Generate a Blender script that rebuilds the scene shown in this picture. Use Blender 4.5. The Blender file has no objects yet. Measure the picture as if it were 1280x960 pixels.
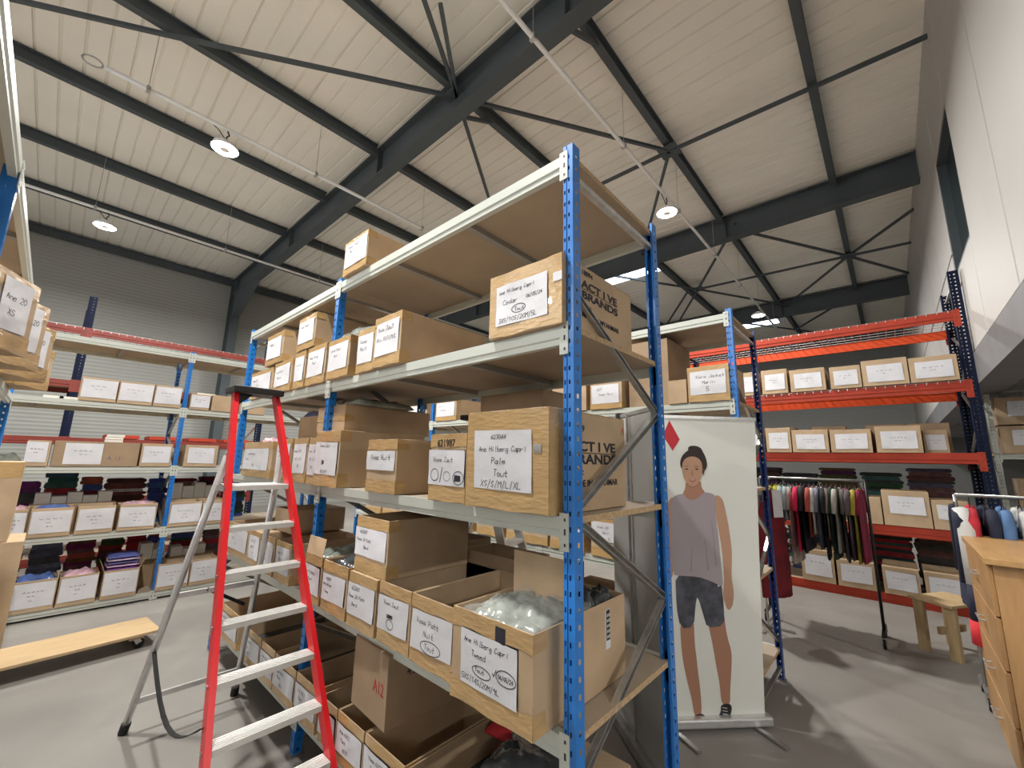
import bpy, math, random
from mathutils import Vector, Matrix, noise
random.seed(7)
SC = bpy.context.scene
COL = SC.collection
PI = math.pi

# ------------------------------------------------------------------ camera, world, exposure
cd = bpy.data.cameras.new('camera'); cam = bpy.data.objects.new('camera', cd); COL.objects.link(cam)
cd.sensor_width = 36.0; cd.lens = 36.0 * 517.76 / 1280.0; cd.clip_start = 0.02; cd.clip_end = 200
yaw, pitch, roll = 0.738584, 0.181153, 0.0216976
Fv = Vector((math.cos(yaw) * math.cos(pitch), math.sin(yaw) * math.cos(pitch), math.sin(pitch)))
R0 = Vector((math.sin(yaw), -math.cos(yaw), 0)); U0 = R0.cross(Fv)
Rv = R0 * math.cos(roll) + U0 * math.sin(roll); Uv = U0 * math.cos(roll) - R0 * math.sin(roll)
cam.matrix_world = Matrix(((Rv.x, Uv.x, -Fv.x, 0), (Rv.y, Uv.y, -Fv.y, 0), (Rv.z, Uv.z, -Fv.z, 1.7), (0, 0, 0, 1)))
SC.camera = cam
wd = bpy.data.worlds.new('world'); SC.world = wd; wd.use_nodes = True
wd.node_tree.nodes['Background'].inputs[0].default_value = (0.75, 0.87, 1.0, 1)
wd.node_tree.nodes['Background'].inputs[1].default_value = 1.2
SC.view_settings.view_transform = 'Standard'; SC.view_settings.look = 'None'
SC.view_settings.gamma = 1.0; SC.view_settings.use_curve_mapping = False
SC.view_settings.exposure = 0.0
LAMP_W = 290.0; BAT_W = 85.0; WIN_FILL = 2.6  # batten and window strengths belong to added, unseen sources

# ------------------------------------------------------------------ materials
MATS = {}
def mat(name, col, rough=.6, metal=0.0, var=0.0, scale=6.0, bump=0.0, bscale=None, spec=.5, coat=0.0, stretch=None, col2=None, alpha=1.0, trans=0.0, emit=0.0, detail=4):
    if name in MATS: return MATS[name]
    m = bpy.data.materials.new(name); m.use_nodes = True; nt = m.node_tree; b = nt.nodes['Principled BSDF']
    b.inputs['Base Color'].default_value = (*col, 1); b.inputs['Roughness'].default_value = rough
    b.inputs['Metallic'].default_value = metal; b.inputs['Specular IOR Level'].default_value = spec
    b.inputs['Coat Weight'].default_value = coat; b.inputs['Alpha'].default_value = alpha
    b.inputs['Transmission Weight'].default_value = trans
    if emit: b.inputs['Emission Color'].default_value = (*col, 1); b.inputs['Emission Strength'].default_value = emit
    if var or bump:
        tc = nt.nodes.new('ShaderNodeTexCoord'); mp = nt.nodes.new('ShaderNodeMapping'); nt.links.new(tc.outputs['Object'], mp.inputs[0])
        if stretch: mp.inputs['Scale'].default_value = stretch
        oi = nt.nodes.new('ShaderNodeObjectInfo'); ml = nt.nodes.new('ShaderNodeMath'); ml.operation = 'MULTIPLY'; ml.inputs[1].default_value = 37
        nt.links.new(oi.outputs['Random'], ml.inputs[0]); nt.links.new(ml.outputs[0], mp.inputs['Location'])
        nz = nt.nodes.new('ShaderNodeTexNoise'); nz.inputs['Scale'].default_value = scale; nz.inputs['Detail'].default_value = detail
        nt.links.new(mp.outputs[0], nz.inputs['Vector'])
        if var:
            cr = nt.nodes.new('ShaderNodeValToRGB'); cr.color_ramp.elements[0].position = .3; cr.color_ramp.elements[1].position = .7
            c2 = col2 or tuple(c * (1 - var) for c in col); c1 = tuple(min(1, c * (1 + var * .5)) for c in col)
            cr.color_ramp.elements[0].color = (*c2, 1); cr.color_ramp.elements[1].color = (*c1, 1)
            nt.links.new(nz.outputs['Fac'], cr.inputs[0]); nt.links.new(cr.outputs[0], b.inputs['Base Color'])
        if bump:
            n2 = nz
            if bscale:
                n2 = nt.nodes.new('ShaderNodeTexNoise'); n2.inputs['Scale'].default_value = bscale; n2.inputs['Detail'].default_value = 4
                nt.links.new(mp.outputs[0], n2.inputs['Vector'])
            bp = nt.nodes.new('ShaderNodeBump'); bp.inputs['Strength'].default_value = min(1, bump); bp.inputs['Distance'].default_value = .01
            nt.links.new(n2.outputs['Fac'], bp.inputs['Height']); nt.links.new(bp.outputs[0], b.inputs['Normal'])
    MATS[name] = m; return m
M = dict(
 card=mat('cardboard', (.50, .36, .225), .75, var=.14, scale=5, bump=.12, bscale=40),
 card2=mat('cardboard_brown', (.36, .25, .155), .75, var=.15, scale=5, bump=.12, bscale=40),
 cardin=mat('cardboard_inside', (.42, .31, .2), .85, var=.12, scale=6),
 tape=mat('brown_tape', (.52, .335, .145), .22, var=.12, scale=9, bump=.35, bscale=22, coat=.3, stretch=(1, 1, 3)),
 paper=mat('white_paper', (.70, .70, .735), .6, var=.06, scale=9, bump=.4, bscale=9),
 ink=mat('black_ink', (.02, .02, .03), .6),
 inkgrey=mat('grey_ink', (.16, .16, .2), .6),
 redink=mat('red_ink', (.45, .03, .03), .6),
 pink=mat('pink_ink', (.75, .45, .48), .6),
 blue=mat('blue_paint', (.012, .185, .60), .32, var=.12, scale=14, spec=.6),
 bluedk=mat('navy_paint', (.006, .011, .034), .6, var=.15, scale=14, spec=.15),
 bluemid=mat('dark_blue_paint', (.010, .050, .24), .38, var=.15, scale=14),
 beam=mat('light_grey_paint', (.55, .575, .52), .4, var=.05, scale=3),
 beamy=mat('cream_paint', (.60, .60, .47), .4, var=.05, scale=3),
 orange=mat('orange_red_paint', (.66, .075, .018), .55, var=.15, scale=4, spec=.3),
 redbeam=mat('red_paint', (.42, .050, .025), .55, var=.15, scale=4, spec=.25),
 galv=mat('galvanised_steel', (.50, .50, .49), .35, metal=.8, var=.2, scale=20),
 alu=mat('brushed_aluminium', (.72, .72, .71), .38, metal=.75, var=.08, scale=30),
 aluw=mat('ribbed_tread_aluminium', (.80, .80, .78), .42, metal=.35),
 ladred=mat('red_ladder_rail', (.72, .010, .018), .35, spec=.5, var=.06, scale=5),
 black=mat('black_plastic', (.012, .012, .013), .45),
 rubber=mat('black_rubber', (.015, .015, .015), .8),
 chip=mat('chipboard', (.41, .33, .245), .8, var=.12, scale=2.5, bump=.1, bscale=60),
 chipedge=mat('chipboard_edge', (.50, .35, .20), .85, var=.3, scale=90),
 ply=mat('pale_plywood', (.52, .37, .205), .55, var=.12, scale=5, stretch=(1, 7, 1)),
 wood=mat('oiled_beech', (.44, .245, .10), .5, var=.15, scale=5, stretch=(6, 6, .8), bump=.05),
 woodtop=mat('oiled_beech_top', (.47, .27, .105), .42, var=.15, scale=5, stretch=(1, 6, 6), bump=.05),
 pine=mat('raw_pine', (.50, .36, .19), .65, var=.15, scale=6, stretch=(5, 5, .7)),
 steel=mat('dark_structural_steel', (.062, .077, .086), .5, var=.12, scale=2),
 deck=mat('white_roof_deck', (.83, .81, .74), .6, var=.05, scale=.8),
 tray=mat('white_conduit', (.75, .75, .74), .4),
 panel=mat('off_white_panel', (.45, .435, .415), .55, var=.03, scale=1.5),
 joint=mat('dark_joint', (.035, .035, .035), .7),
 darkred=mat('dull_dark_red_paint', (.20, .028, .018), .5, var=.2, scale=4),
 bargrey=mat('dull_grey_paint', (.30, .295, .27), .55),
 glass=mat('dark_window_glass', (.015, .030, .030), .05, spec=.8),
 soffit=mat('grey_soffit', (.16, .16, .165), .6, var=.15, scale=2),
 lens=mat('lamp_lens', (1.0, .95, .86), .4, emit=22),
 white=mat('white_plastic', (.78, .78, .77), .4),
 carton=mat('small_white_carton', (.84, .82, .74), .55, var=.06, scale=10),
 vinyl=mat('banner_vinyl', (.80, .81, .76), .35, var=.03, scale=2),
 greyback=mat('grey_banner_back', (.42, .42, .41), .45, var=.08, scale=1.5, bump=.15, bscale=3),
 bagfoil=mat('grey_polybag', (.27, .30, .265), .16, var=.5, scale=14, bump=1.0, bscale=11, spec=.8, coat=.4),
 bagblue=mat('blue_polybag', (.12, .2, .5), .25, var=.4, scale=9, bump=.8, bscale=14, coat=.4),
 bagpink=mat('pink_polybag', (.7, .45, .52), .25, var=.3, scale=9, bump=.8, bscale=14, coat=.4),
 bagdark=mat('dark_polybag', (.05, .06, .065), .2, var=.6, scale=9, bump=.8, bscale=14, coat=.5),
 barcode=mat('silver_sticker', (.42, .42, .40), .2, metal=.4, var=.5, scale=22),
)
# concrete floor
m = mat('concrete', (.25, .235, .215), .42, var=.16, scale=1.1, bump=.06, bscale=30, detail=8); M['floor'] = m
nt = m.node_tree; b = nt.nodes['Principled BSDF']
nz = nt.nodes.new('ShaderNodeTexNoise'); nz.inputs['Scale'].default_value = 2.3; nz.inputs['Detail'].default_value = 10
tc = nt.nodes.new('ShaderNodeTexCoord'); nt.links.new(tc.outputs['Object'], nz.inputs['Vector'])
mr = nt.nodes.new('ShaderNodeMapRange'); mr.inputs[3].default_value = .28; mr.inputs[4].default_value = .62
nt.links.new(nz.outputs['Fac'], mr.inputs[0]); nt.links.new(mr.outputs[0], b.inputs['Roughness'])
# translucent polythene
def plastic(name, tint):
    m = bpy.data.materials.new(name); m.use_nodes = True; nt = m.node_tree; nt.nodes.clear()
    o = nt.nodes.new('ShaderNodeOutputMaterial'); mx = nt.nodes.new('ShaderNodeMixShader'); t = nt.nodes.new('ShaderNodeBsdfTransparent')
    g = nt.nodes.new('ShaderNodeBsdfPrincipled'); g.inputs['Base Color'].default_value = (*tint, 1); g.inputs['Roughness'].default_value = .12
    n = nt.nodes.new('ShaderNodeTexNoise'); n.inputs['Scale'].default_value = 25; bp = nt.nodes.new('ShaderNodeBump'); bp.inputs['Strength'].default_value = .9
    nt.links.new(n.outputs['Fac'], bp.inputs['Height']); nt.links.new(bp.outputs[0], g.inputs['Normal'])
    mx.inputs[0].default_value = .16; nt.links.new(t.outputs[0], mx.inputs[1]); nt.links.new(g.outputs[0], mx.inputs[2]); nt.links.new(mx.outputs[0], o.inputs[0])
    return m
M['poly'] = plastic('clear_polythene', (.8, .82, .8))
# horizontally ribbed cladding
def cladding():
    m = mat('grey_cladding', (.30, .305, .285), .5); nt = m.node_tree; b = nt.nodes['Principled BSDF']
    tc = nt.nodes.new('ShaderNodeTexCoord'); w = nt.nodes.new('ShaderNodeTexWave'); w.bands_direction = 'Z'; w.inputs['Scale'].default_value = 3.2
    bp = nt.nodes.new('ShaderNodeBump'); bp.inputs['Strength'].default_value = .3; bp.inputs['Distance'].default_value = .02
    nt.links.new(tc.outputs['Object'], w.inputs['Vector']); nt.links.new(w.outputs['Fac'], bp.inputs['Height']); nt.links.new(bp.outputs[0], b.inputs['Normal'])
    return m
M['clad'] = cladding()
def flat(c, r=.6): return mat('print_%02x%02x%02x' % tuple(int(255 * v) for v in c), c, r)

# ------------------------------------------------------------------ mesh helpers
class MB:
    def __init__(s): s.v = []; s.f = []; s.mi = []
    def add(s, vs, fs, mi=0):
        o = len(s.v); s.v += [tuple(v) for v in vs]; s.f += [tuple(i + o for i in f) for f in fs]; s.mi += [mi] * len(fs)
    def box(s, a, b, mi=0):
        x0, y0, z0 = a; x1, y1, z1 = b
        s.add([(x0,y0,z0),(x1,y0,z0),(x1,y1,z0),(x0,y1,z0),(x0,y0,z1),(x1,y0,z1),(x1,y1,z1),(x0,y1,z1)],
              [(0,3,2,1),(4,5,6,7),(0,1,5,4),(1,2,6,5),(2,3,7,6),(3,0,4,7)], mi)
    def bar(s, p, q, w, h, up=(0,0,1), mi=0):      # rectangular bar from p to q, w across, h along up
        p, q = Vector(p), Vector(q); d = (q - p).normalized(); u = Vector(up)
        if abs(d.dot(u)) > .98: u = Vector((1,0,0))
        r = d.cross(u).normalized() * w / 2; u = r.cross(d).normalized() * h / 2
        vs = [e + a * r + c * u for e in (p, q) for a, c in ((-1,-1),(1,-1),(1,1),(-1,1))]
        s.add(vs, [(0,1,2,3),(7,6,5,4),(0,4,5,1),(1,5,6,2),(2,6,7,3),(3,7,4,0)], mi)
    def tube(s, pts, r, n=8, mi=0, caps=True):
        pts = [Vector(p) for p in pts]; rs = r if isinstance(r, (list, tuple)) else [r] * len(pts); rings = []
        o = len(s.v); ref = None
        for i, p in enumerate(pts):
            d = (pts[min(i+1, len(pts)-1)] - pts[max(i-1, 0)]).normalized()
            if ref is None: ref = Vector((0,0,1)) if abs(d.z) < .9 else Vector((1,0,0))
            a = d.cross(ref).normalized(); b = a.cross(d).normalized(); ref = b
            s.v += [tuple(p + rs[i] * (a * math.cos(2*PI*k/n) + b * math.sin(2*PI*k/n))) for k in range(n)]
        for i in range(len(pts) - 1):
            for k in range(n):
                s.f.append((o+i*n+k, o+i*n+(k+1)%n, o+(i+1)*n+(k+1)%n, o+(i+1)*n+k)); s.mi.append(mi)
        if caps:
            s.f.append(tuple(o+k for k in range(n))[::-1]); s.mi.append(mi); e = o+(len(pts)-1)*n
            s.f.append(tuple(e+k for k in range(n))); s.mi.append(mi)
    def lathe(s, prof, n=24, c=(0,0,0), mi=0):     # prof: (r,z) list around Z
        o = len(s.v)
        for r, z in prof: s.v += [(c[0]+r*math.cos(2*PI*k/n), c[1]+r*math.sin(2*PI*k/n), c[2]+z) for k in range(n)]
        for i in range(len(prof)-1):
            for k in range(n): s.f.append((o+i*n+k, o+i*n+(k+1)%n, o+(i+1)*n+(k+1)%n, o+(i+1)*n+k)); s.mi.append(mi)
    def poly(s, pts, y, th=0.0, mi=0):             # flat polygon in XZ at y (front toward -Y)
        n = len(pts)
        if th:
            s.add([(x,y,z) for x,z in pts] + [(x,y+th,z) for x,z in pts], [tuple(range(n)), tuple(range(2*n-1, n-1, -1))] + [(i, n+i, n+(i+1)%n, (i+1)%n) for i in range(n)], mi)
        else: s.add([(x,y,z) for x,z in pts], [tuple(range(n))], mi)
    def build(s, name, mats, parent=None, loc=(0,0,0), rot=(0,0,0), smooth=False):
        me = bpy.data.meshes.new(name); me.from_pydata(s.v, [], s.f)
        for mm in (mats if isinstance(mats, (list, tuple)) else [mats]): me.materials.append(mm)
        if any(s.mi): me.polygons.foreach_set('material_index', s.mi)
        if smooth: me.polygons.foreach_set('use_smooth', [True] * len(s.f))
        me.update(); return link(name, me, parent, loc, rot)
def link(name, me, parent=None, loc=(0,0,0), rot=(0,0,0)):
    o = bpy.data.objects.new(name, me); COL.objects.link(o); o.location = loc; o.rotation_euler = rot
    if parent: o.parent = parent
    return o
def tag(o, label=None, cat=None, group=None, kind=None):
    if label: o['label'] = label
    if cat: o['category'] = cat
    if group: o['group'] = group
    if kind: o['kind'] = kind
    return o
def thing(name, label, cat, loc=(0,0,0), rz=0, group=None):
    o = bpy.data.objects.new(name, None); COL.objects.link(o); o.location = loc; o.rotation_euler = (0,0,rz); o.empty_display_size = .1
    return tag(o, label, cat, group)
def B(a, b, name, m, parent=None, **k):
    mb = MB(); mb.box(a, b); return mb.build(name, m, parent, **k)
def bevel(o, w, seg=2):
    md = o.modifiers.new('bevel', 'BEVEL'); md.width = w; md.segments = seg; md.limit_method = 'ANGLE'; return o
ORD = ['zeroth','first','second','third','fourth','fifth','sixth','seventh','eighth','ninth','tenth','eleventh','twelfth','thirteenth','fourteenth','fifteenth','sixteenth']
def text_mesh(name, s, size, m, parent, loc, rot=(PI/2,0,0), bold=0.0, align='LEFT', xs=1.0):
    cu = bpy.data.curves.new('t', 'FONT'); cu.body = s; cu.size = size; cu.extrude = .0006; cu.offset = bold; cu.align_x = align
    ob = bpy.data.objects.new('t', cu); COL.objects.link(ob)
    dg = bpy.context.evaluated_depsgraph_get(); me = bpy.data.meshes.new_from_object(ob.evaluated_get(dg))
    bpy.data.objects.remove(ob); me.materials.clear(); me.materials.append(m)
    o = link(name, me, parent, loc, rot); o.scale = (xs, 1, 1); return o

# ------------------------------------------------------------------ handwriting strokes (digits: x 0-4, y 0-8; baseline y=2)
G = {'A':'022822420535'[:0]}
G = {'A':'02 27 42;14 34','B':'02 08 38 36 05;05 45 43 02','C':'47 28 06 03 22 43','D':'02 08 38 46 44 02','E':'48 08 02 42;05 35','F':'02 08 48;05 35','G':'47 28 05 22 43 45 25','H':'02 08;42 48;05 45','I':'22 28','J':'48 43 22 03','K':'02 08;48 05 42','L':'08 02 42','M':'02 08 25 48 42','N':'02 08 42 48','O':'28 06 04 22 44 46 28','P':'02 08 38 46 35 05','Q':'28 06 04 22 44 46 28;23 41','R':'02 08 38 46 05 42','S':'47 28 06 25 44 22 03','T':'08 48;28 22','U':'08 03 22 43 48','V':'08 22 48','W':'08 12 25 32 48','X':'02 48;08 42','Y':'08 25 48;25 22','Z':'08 48 02 42',
 'a':'45 25 03 12 32 44 45 42','b':'08 02 32 44 25 04','c':'45 15 03 12 42','d':'45 15 03 12 42;48 42','e':'04 44 35 15 03 12 42','f':'47 28 22;05 35','g':'45 15 03 12 43;45 40 10','h':'08 02;04 25 44 42','i':'25 22;27 26','j':'25 20 00;27 26','k':'08 02;35 04 42','l':'28 22 32','m':'02 05;04 15 22;24 35 42','n':'02 05;04 25 44 42','o':'25 04 12 32 44 25','p':'05 00;05 35 44 32 03','q':'45 15 03 12 42;45 40','r':'02 05;04 25 35','s':'45 15 04 43 32 02','t':'28 22 42;05 45','u':'05 03 12 42;45 42','v':'05 22 45','w':'05 12 24 32 45','x':'02 45;05 42','y':'05 23;45 00','z':'05 45 02 42',
 '0':'28 06 04 22 44 46 28','1':'06 28 22','2':'07 28 46 02 42','3':'08 48 25 44 22 02','4':'38 04 44;38 32','5':'48 08 05 35 43 22 02','6':'38 05 03 22 43 35 04','7':'08 48 12','8':'28 07 43 22 03 47 28','9':'46 28 06 35 46 32','/':'11 39','|':'21 29','-':'05 45','.':'22 23','v~':'05 12 48'}
def strokes(mb, s, x, z, h, w, pen, fn, jit=.12, slant=.12, mi=0):
    k = h / 8.0; kw = w / 5.0
    for ch in s:
        if ch != ' ' and ch in G:
            for st in G[ch].split(';'):
                pts = [(x + (int(c[0]) + random.uniform(-jit, jit)*2) * kw + int(c[1]) * k * slant, z + (int(c[1]) - 2 + random.uniform(-jit, jit)*2) * k) for c in st.split()]
                ribbon(mb, pts, pen, fn, mi)
        x += w
    return x
def ribbon(mb, pts, pen, fn, mi=0):
    for (x0, z0), (x1, z1) in zip(pts, pts[1:]):
        dx, dz = x1 - x0, z1 - z0; l = math.hypot(dx, dz) or 1e-6; nx, nz = -dz/l*pen/2, dx/l*pen/2; ex, ez = dx/l*pen*.4, dz/l*pen*.4
        q = [(x0-nx-ex, z0-nz-ez), (x1-nx+ex, z1-nz+ez), (x1+nx+ex, z1+nz+ez), (x0+nx-ex, z0+nz-ez)]
        mb.add([(a, fn(a, c) - .0009, c) for a, c in q], [(0,1,2,3)], mi)
def oval(mb, cx, cz, rx, rz, pen, fn, n=18, mi=0):
    ribbon(mb, [(cx + rx*math.cos(2*PI*i/n), cz + rz*math.sin(2*PI*i/n)) for i in range(n+2)], pen, fn, mi)

# ------------------------------------------------------------------ polybags and soft heaps
def bag(name, sx, sy, sz, m, parent=None, loc=(0,0,0), rz=0, seed=0, n=14, wr=.25):
    mb = MB(); vs = []
    for j in range(n+1):
        for i in range(n+1):
            u, v = i/n*2-1, j/n*2-1; r = max(abs(u), abs(v)); e = max(0, 1 - r**3)
            nn = noise.noise(Vector((u*2.2+seed, v*2.2, seed*1.7))) + .5*noise.noise(Vector((u*6+seed, v*6, 3.1))) + (.45*(1-abs(noise.noise(Vector((u*4+seed, v*7, 9.1))))*3) if n > 18 else 0)
            vs.append((u*sx/2*(1+.06*nn), v*sy/2*(1+.06*nn), sz*(.12+.62*e**.6) + sz*wr*nn*(.3+e)))
    top = len(vs); fs = [(j*(n+1)+i, j*(n+1)+i+1, (j+1)*(n+1)+i+1, (j+1)*(n+1)+i) for j in range(n) for i in range(n)]
    rim = [i for i in range(n+1)] + [(j*(n+1)+n) for j in range(1, n+1)] + [n*(n+1)+i for i in range(n-1, -1, -1)] + [j*(n+1) for j in range(n-1, 0, -1)]
    vs += [(vs[k][0], vs[k][1], 0) for k in rim]; L = len(rim)
    fs += [(rim[k], top+k, top+(k+1)%L, rim[(k+1)%L]) for k in range(L)]; fs.append(tuple(top+k for k in range(L))[::-1])
    mb.add(vs, fs); return mb.build(name, m, parent, loc, (0,0,rz), smooth=True)

def clothes_stack(label, P, rz, w, d, h, col, seed):
    rr = random.Random(seed); t = thing('clothes_stack', label, 'clothing', P, rz); z = 0.0; k = 0
    while z < h - .03:
        hh = rr.uniform(.035, .075); f = rr.uniform(.5, 1.9); c = tuple(min(.6, v*f + rr.choice((0, 0, 0, .05))) for v in col)
        if rr.random() < .16: c = rr.choice(((.45,.43,.42),(.04,.07,.25),(.30,.02,.03),(.35,.2,.22)))
        m = mat('folded_%d_%d' % (seed, k % 4), c, .85, var=.4, scale=14, bump=.4, bscale=20); dx, dy = rr.uniform(-.012,.012), rr.uniform(-.01,.01); ww = w*rr.uniform(.86,1.0)
        mb = MB(); prof = [(-.5,.15),(-.5,.7),(-.46,.95),(-.2,1.0),(.15,.97),(.42,1.0),(.5,.75),(.5,.2),(.46,0),(-.46,0)]
        n = len(prof); vs = [(x*ww+dx, y, zz*hh) for y in (-d/2+dy, d/2+dy) for x, zz in prof]
        mb.add(vs, [(i, (i+1)%n, n+(i+1)%n, n+i) for i in range(n)] + [tuple(range(n))[::-1], tuple(range(n, 2*n))])
        mb.build('folded_cloth', m, t, (0,0,z), (0,0,rr.uniform(-.03,.03))); z += hh; k += 1
    return t
# ------------------------------------------------------------------ cardboard boxes
def wrinkle(seed):
    return lambda x, z: .0011*math.sin(x*31+seed) + .0011*math.sin(z*27+x*13+seed*2) + .0006*math.sin(z*71-x*40+seed)
def cbox(label, O, rz, w, d, h, group=None, openbox=False, paper=(.06,.2,.92,.86), lines=None, scrib=2, tapes='tb', body='card', content=None, flaps=(), marks=None, seed=None, tilt=0.0, jitter=.02):
    """O = world point of the front left bottom corner, front faces local -Y"""
    seed = random.random()*50 if seed is None else seed
    t = thing('cardboard_box', label, 'box', O, rz + random.uniform(-jitter, jitter), group)
    if tilt: t.rotation_euler.x = tilt
    mb = MB(); th = .005
    if openbox:
        mb.box((0,0,0), (w,th,h)); mb.box((0,d-th,0), (w,d,h)); mb.box((0,th,0), (th,d-th,h)); mb.box((w-th,th,0), (w,d-th,h)); mb.box((th,th,0), (w-th,d-th,th))
    else:
        mb.box((0,0,0), (w,d,h-.004)); mb.box((0,0,h-.004), (w/2-.002,d,h)) ; mb.box((w/2+.002,0,h-.004), (w,d,h))
    bevel(mb.build('body', M[body], t), .0025, 1)
    for f in flaps:                                   # opened flaps: side, length, angle from upright outward
        side, ln, ang = f; fm = MB(); a = math.radians(ang)
        if side == 'front': fm.bar((w/2, 0, h), (w/2, -ln*math.sin(a), h+ln*math.cos(a)), .003, w*.97, up=(1,0,0))
        if side == 'back': fm.bar((w/2, d, h), (w/2, d+ln*math.sin(a), h+ln*math.cos(a)), .003, w*.97, up=(1,0,0))
        if side == 'left': fm.bar((0, d/2, h), (-ln*math.sin(a), d/2, h+ln*math.cos(a)), .003, d*.97, up=(0,1,0))
        if side == 'right': fm.bar((w, d/2, h), (w+ln*math.sin(a), d/2, h+ln*math.cos(a)), .003, d*.97, up=(0,1,0))
        fm.build('flap', M[body], t)
    e = .0012
    def band(z0, z1, wrap=.07):
        tm = MB(); n = 8; vs = []
        for i in range(n+1):
            x = w*i/n; dy = -e - .0008*abs(math.sin(i*1.9+seed))
            vs += [(x, dy, z0 + .004*math.sin(i*1.3+seed)), (x, dy, min(h, z1 + .004*math.sin(i*1.7+seed)))]
        tm.add(vs, [(2*i, 2*i+2, 2*i+3, 2*i+1) for i in range(n)])
        for x, s in ((-e, 0), (w+e, 1)):
            q = [(x, -e, z0), (x, wrap, z0+.004), (x, wrap-.01, min(h, z1)-.003), (x, -e, min(h, z1))]
            tm.add(q, [(0,1,2,3) if s else (3,2,1,0)])
        tm.build('packing_tape', M['tape'], t)
    if 't' in tapes: band(h*.80, h)
    if 'b' in tapes: band(0.002, h*.24)
    if 'm' in tapes: band(h*.4, h*.62)
    if 'f' in tapes: band(0.002, h)
    if paper:
        px0, pz0, px1, pz1 = paper[0]*w, paper[1]*h, paper[2]*w, paper[3]*h
        wf = wrinkle(seed); base = -.005; fn = lambda x, z: base + wf(x, z)
        nx, nz = 8, 7; pm = MB(); vs = []; sk = random.uniform(-.006, .006)
        for j in range(nz+1):
            for i in range(nx+1):
                x = px0 + (px1-px0)*i/nx; z = pz0 + (pz1-pz0)*j/nz
                vs.append((x + sk*j/nz, fn(x, z), z + sk*i/nx))
        fs = [(j*(nx+1)+i, j*(nx+1)+i+1, (j+1)*(nx+1)+i+1, (j+1)*(nx+1)+i) for j in range(nz) for i in range(nx)]
        pm.add(vs, fs); pm.add([(px0,0,pz0),(px1,0,pz0),(px1,0,pz1),(px0,0,pz1)], [(3,2,1,0)])
        po = pm.build('paper_label', M['paper'], t, smooth=True)
        im = MB(); pw, ph = px1-px0, pz1-pz0
        if lines:
            for ln in lines:
                s, fx, fz, hh = ln[:4]; hh *= ph; k = ln[4] if len(ln) > 4 else .74
                strokes(im, s, px0+fx*pw, pz0+fz*ph, hh*1.4, hh*k*1.15, max(.002, hh*.105), fn)
            if marks: marks(im, px0, pz0, pw, ph, fn)
        else:                                         # far, illegible pen or print lines
            for k in range(scrib):
                z = pz0 + ph*(.62 - .17*k); n = random.randint(7, 12) if k == 0 else random.randint(3, 6); wl_ = pw*(random.uniform(.45,.62) if k == 0 else random.uniform(.12,.28)); st = wl_/n; x = px0 + pw*.5 - wl_/2
                pts = []
                for i in range(n): pts += [(x+st*i, z + random.uniform(.01, .055)*ph), (x+st*(i+.5), z - random.uniform(.0, .01)*ph)]
                for a in range(0, len(pts)-2, 5): ribbon(im, pts[a:a+4], max(.0022, .012*ph), fn)
        if im.v: tag(im.build('handwriting', M['ink'], po), kind='stuff')
    if content:
        kind = content[0]
        if kind == 'bag': bag('packed_bag', w*.9, min(d*.85, .5), content[2] if len(content) > 2 else .09, M[content[1]], t, (w/2, min(d/2, .3), h-.05), seed=seed)
        if kind == 'dark': B((th*1.2, th*1.2, th), (w-th*1.2, d-th*1.2, h*content[1]), 'packed_clothes', M['bagdark'], t)
        if kind == 'poly': bag('clear_bag', w*.93, d*.62, .085, M['poly'], t, (w/2, d*.36, h-.045), seed=seed, n=26, wr=.26); bag('packed_clothes', w*.92, d*.60, .085, M['bagfoil'], t, (w/2, d*.36, h-.06), seed=seed+3, n=30, wr=.30); bag('packed_clothes', w*.9, d*.28, .10, M['bagdark'], t, (w/2, d*.80, h-.06), seed=seed+5, n=20, wr=.4)
    return t

# ------------------------------------------------------------------ racks
_post = {}
def post_mesh(H, w, d, mname, face2=True, pitch=.05):
    key = (H, w, d, mname)
    if key in _post: return _post[key]
    mb = MB()
    def strip(P, ux, W, cols):                        # perforated sheet with real holes
        xs = [0.0]; hs = []
        for c, hw in cols: xs += [c-hw/2, c+hw/2]; hs.append(len(xs)-2)
        xs.append(W); n = int(H/pitch); zs = []
        for i in range(n): zs += [i*pitch, i*pitch+.018, i*pitch+.034]
        zs += [n*pitch, H] if H - n*pitch > .001 else [H]
        zz = zs; idx = len(mb.v); nx = len(xs)
        for z in zz:
            for x in xs: mb.v.append(tuple(Vector(P) + Vector(ux)*x + Vector((0,0,z))))
        for j in range(len(zz)-1):
            hole = (j % 3 == 1) and j < 3*n
            for i in range(nx-1):
                if hole and i in hs: continue
                a = idx + j*nx + i; mb.f.append((a, a+1, a+nx+1, a+nx)); mb.mi.append(0)
    strip((0,0,0), (1,0,0), w*.32, [(w*.17, w*.15)])
    strip((w*.32,.004,0), (1,0,0), w*.10, [])         # groove floor
    mb.add([(w*.32,0,0),(w*.32,.004,0),(w*.32,.004,H),(w*.32,0,H),(w*.42,.004,0),(w*.42,0,0),(w*.42,0,H),(w*.42,.004,H)], [(0,1,2,3),(4,5,6,7)])
    strip((w*.42,0,0), (1,0,0), w*.58, [(w*.18, w*.17)])
    strip((w,0,0), (0,1,0), d, [(d*.5, .012)])
    strip((0,d,0), (0,-1,0), d, [(d*.5, .012)])
    mb.add([(w,d,0),(w*.75,d,0),(w*.75,d,H),(w,d,H),(0,d,0),(w*.25,d,0),(w*.25,d,H),(0,d,H)], [(0,1,2,3),(4,5,6,7)])
    me = bpy.data.meshes.new('upright'); me.from_pydata(mb.v, [], mb.f); me.materials.append(M[mname]); _post[key] = me; return me
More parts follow.
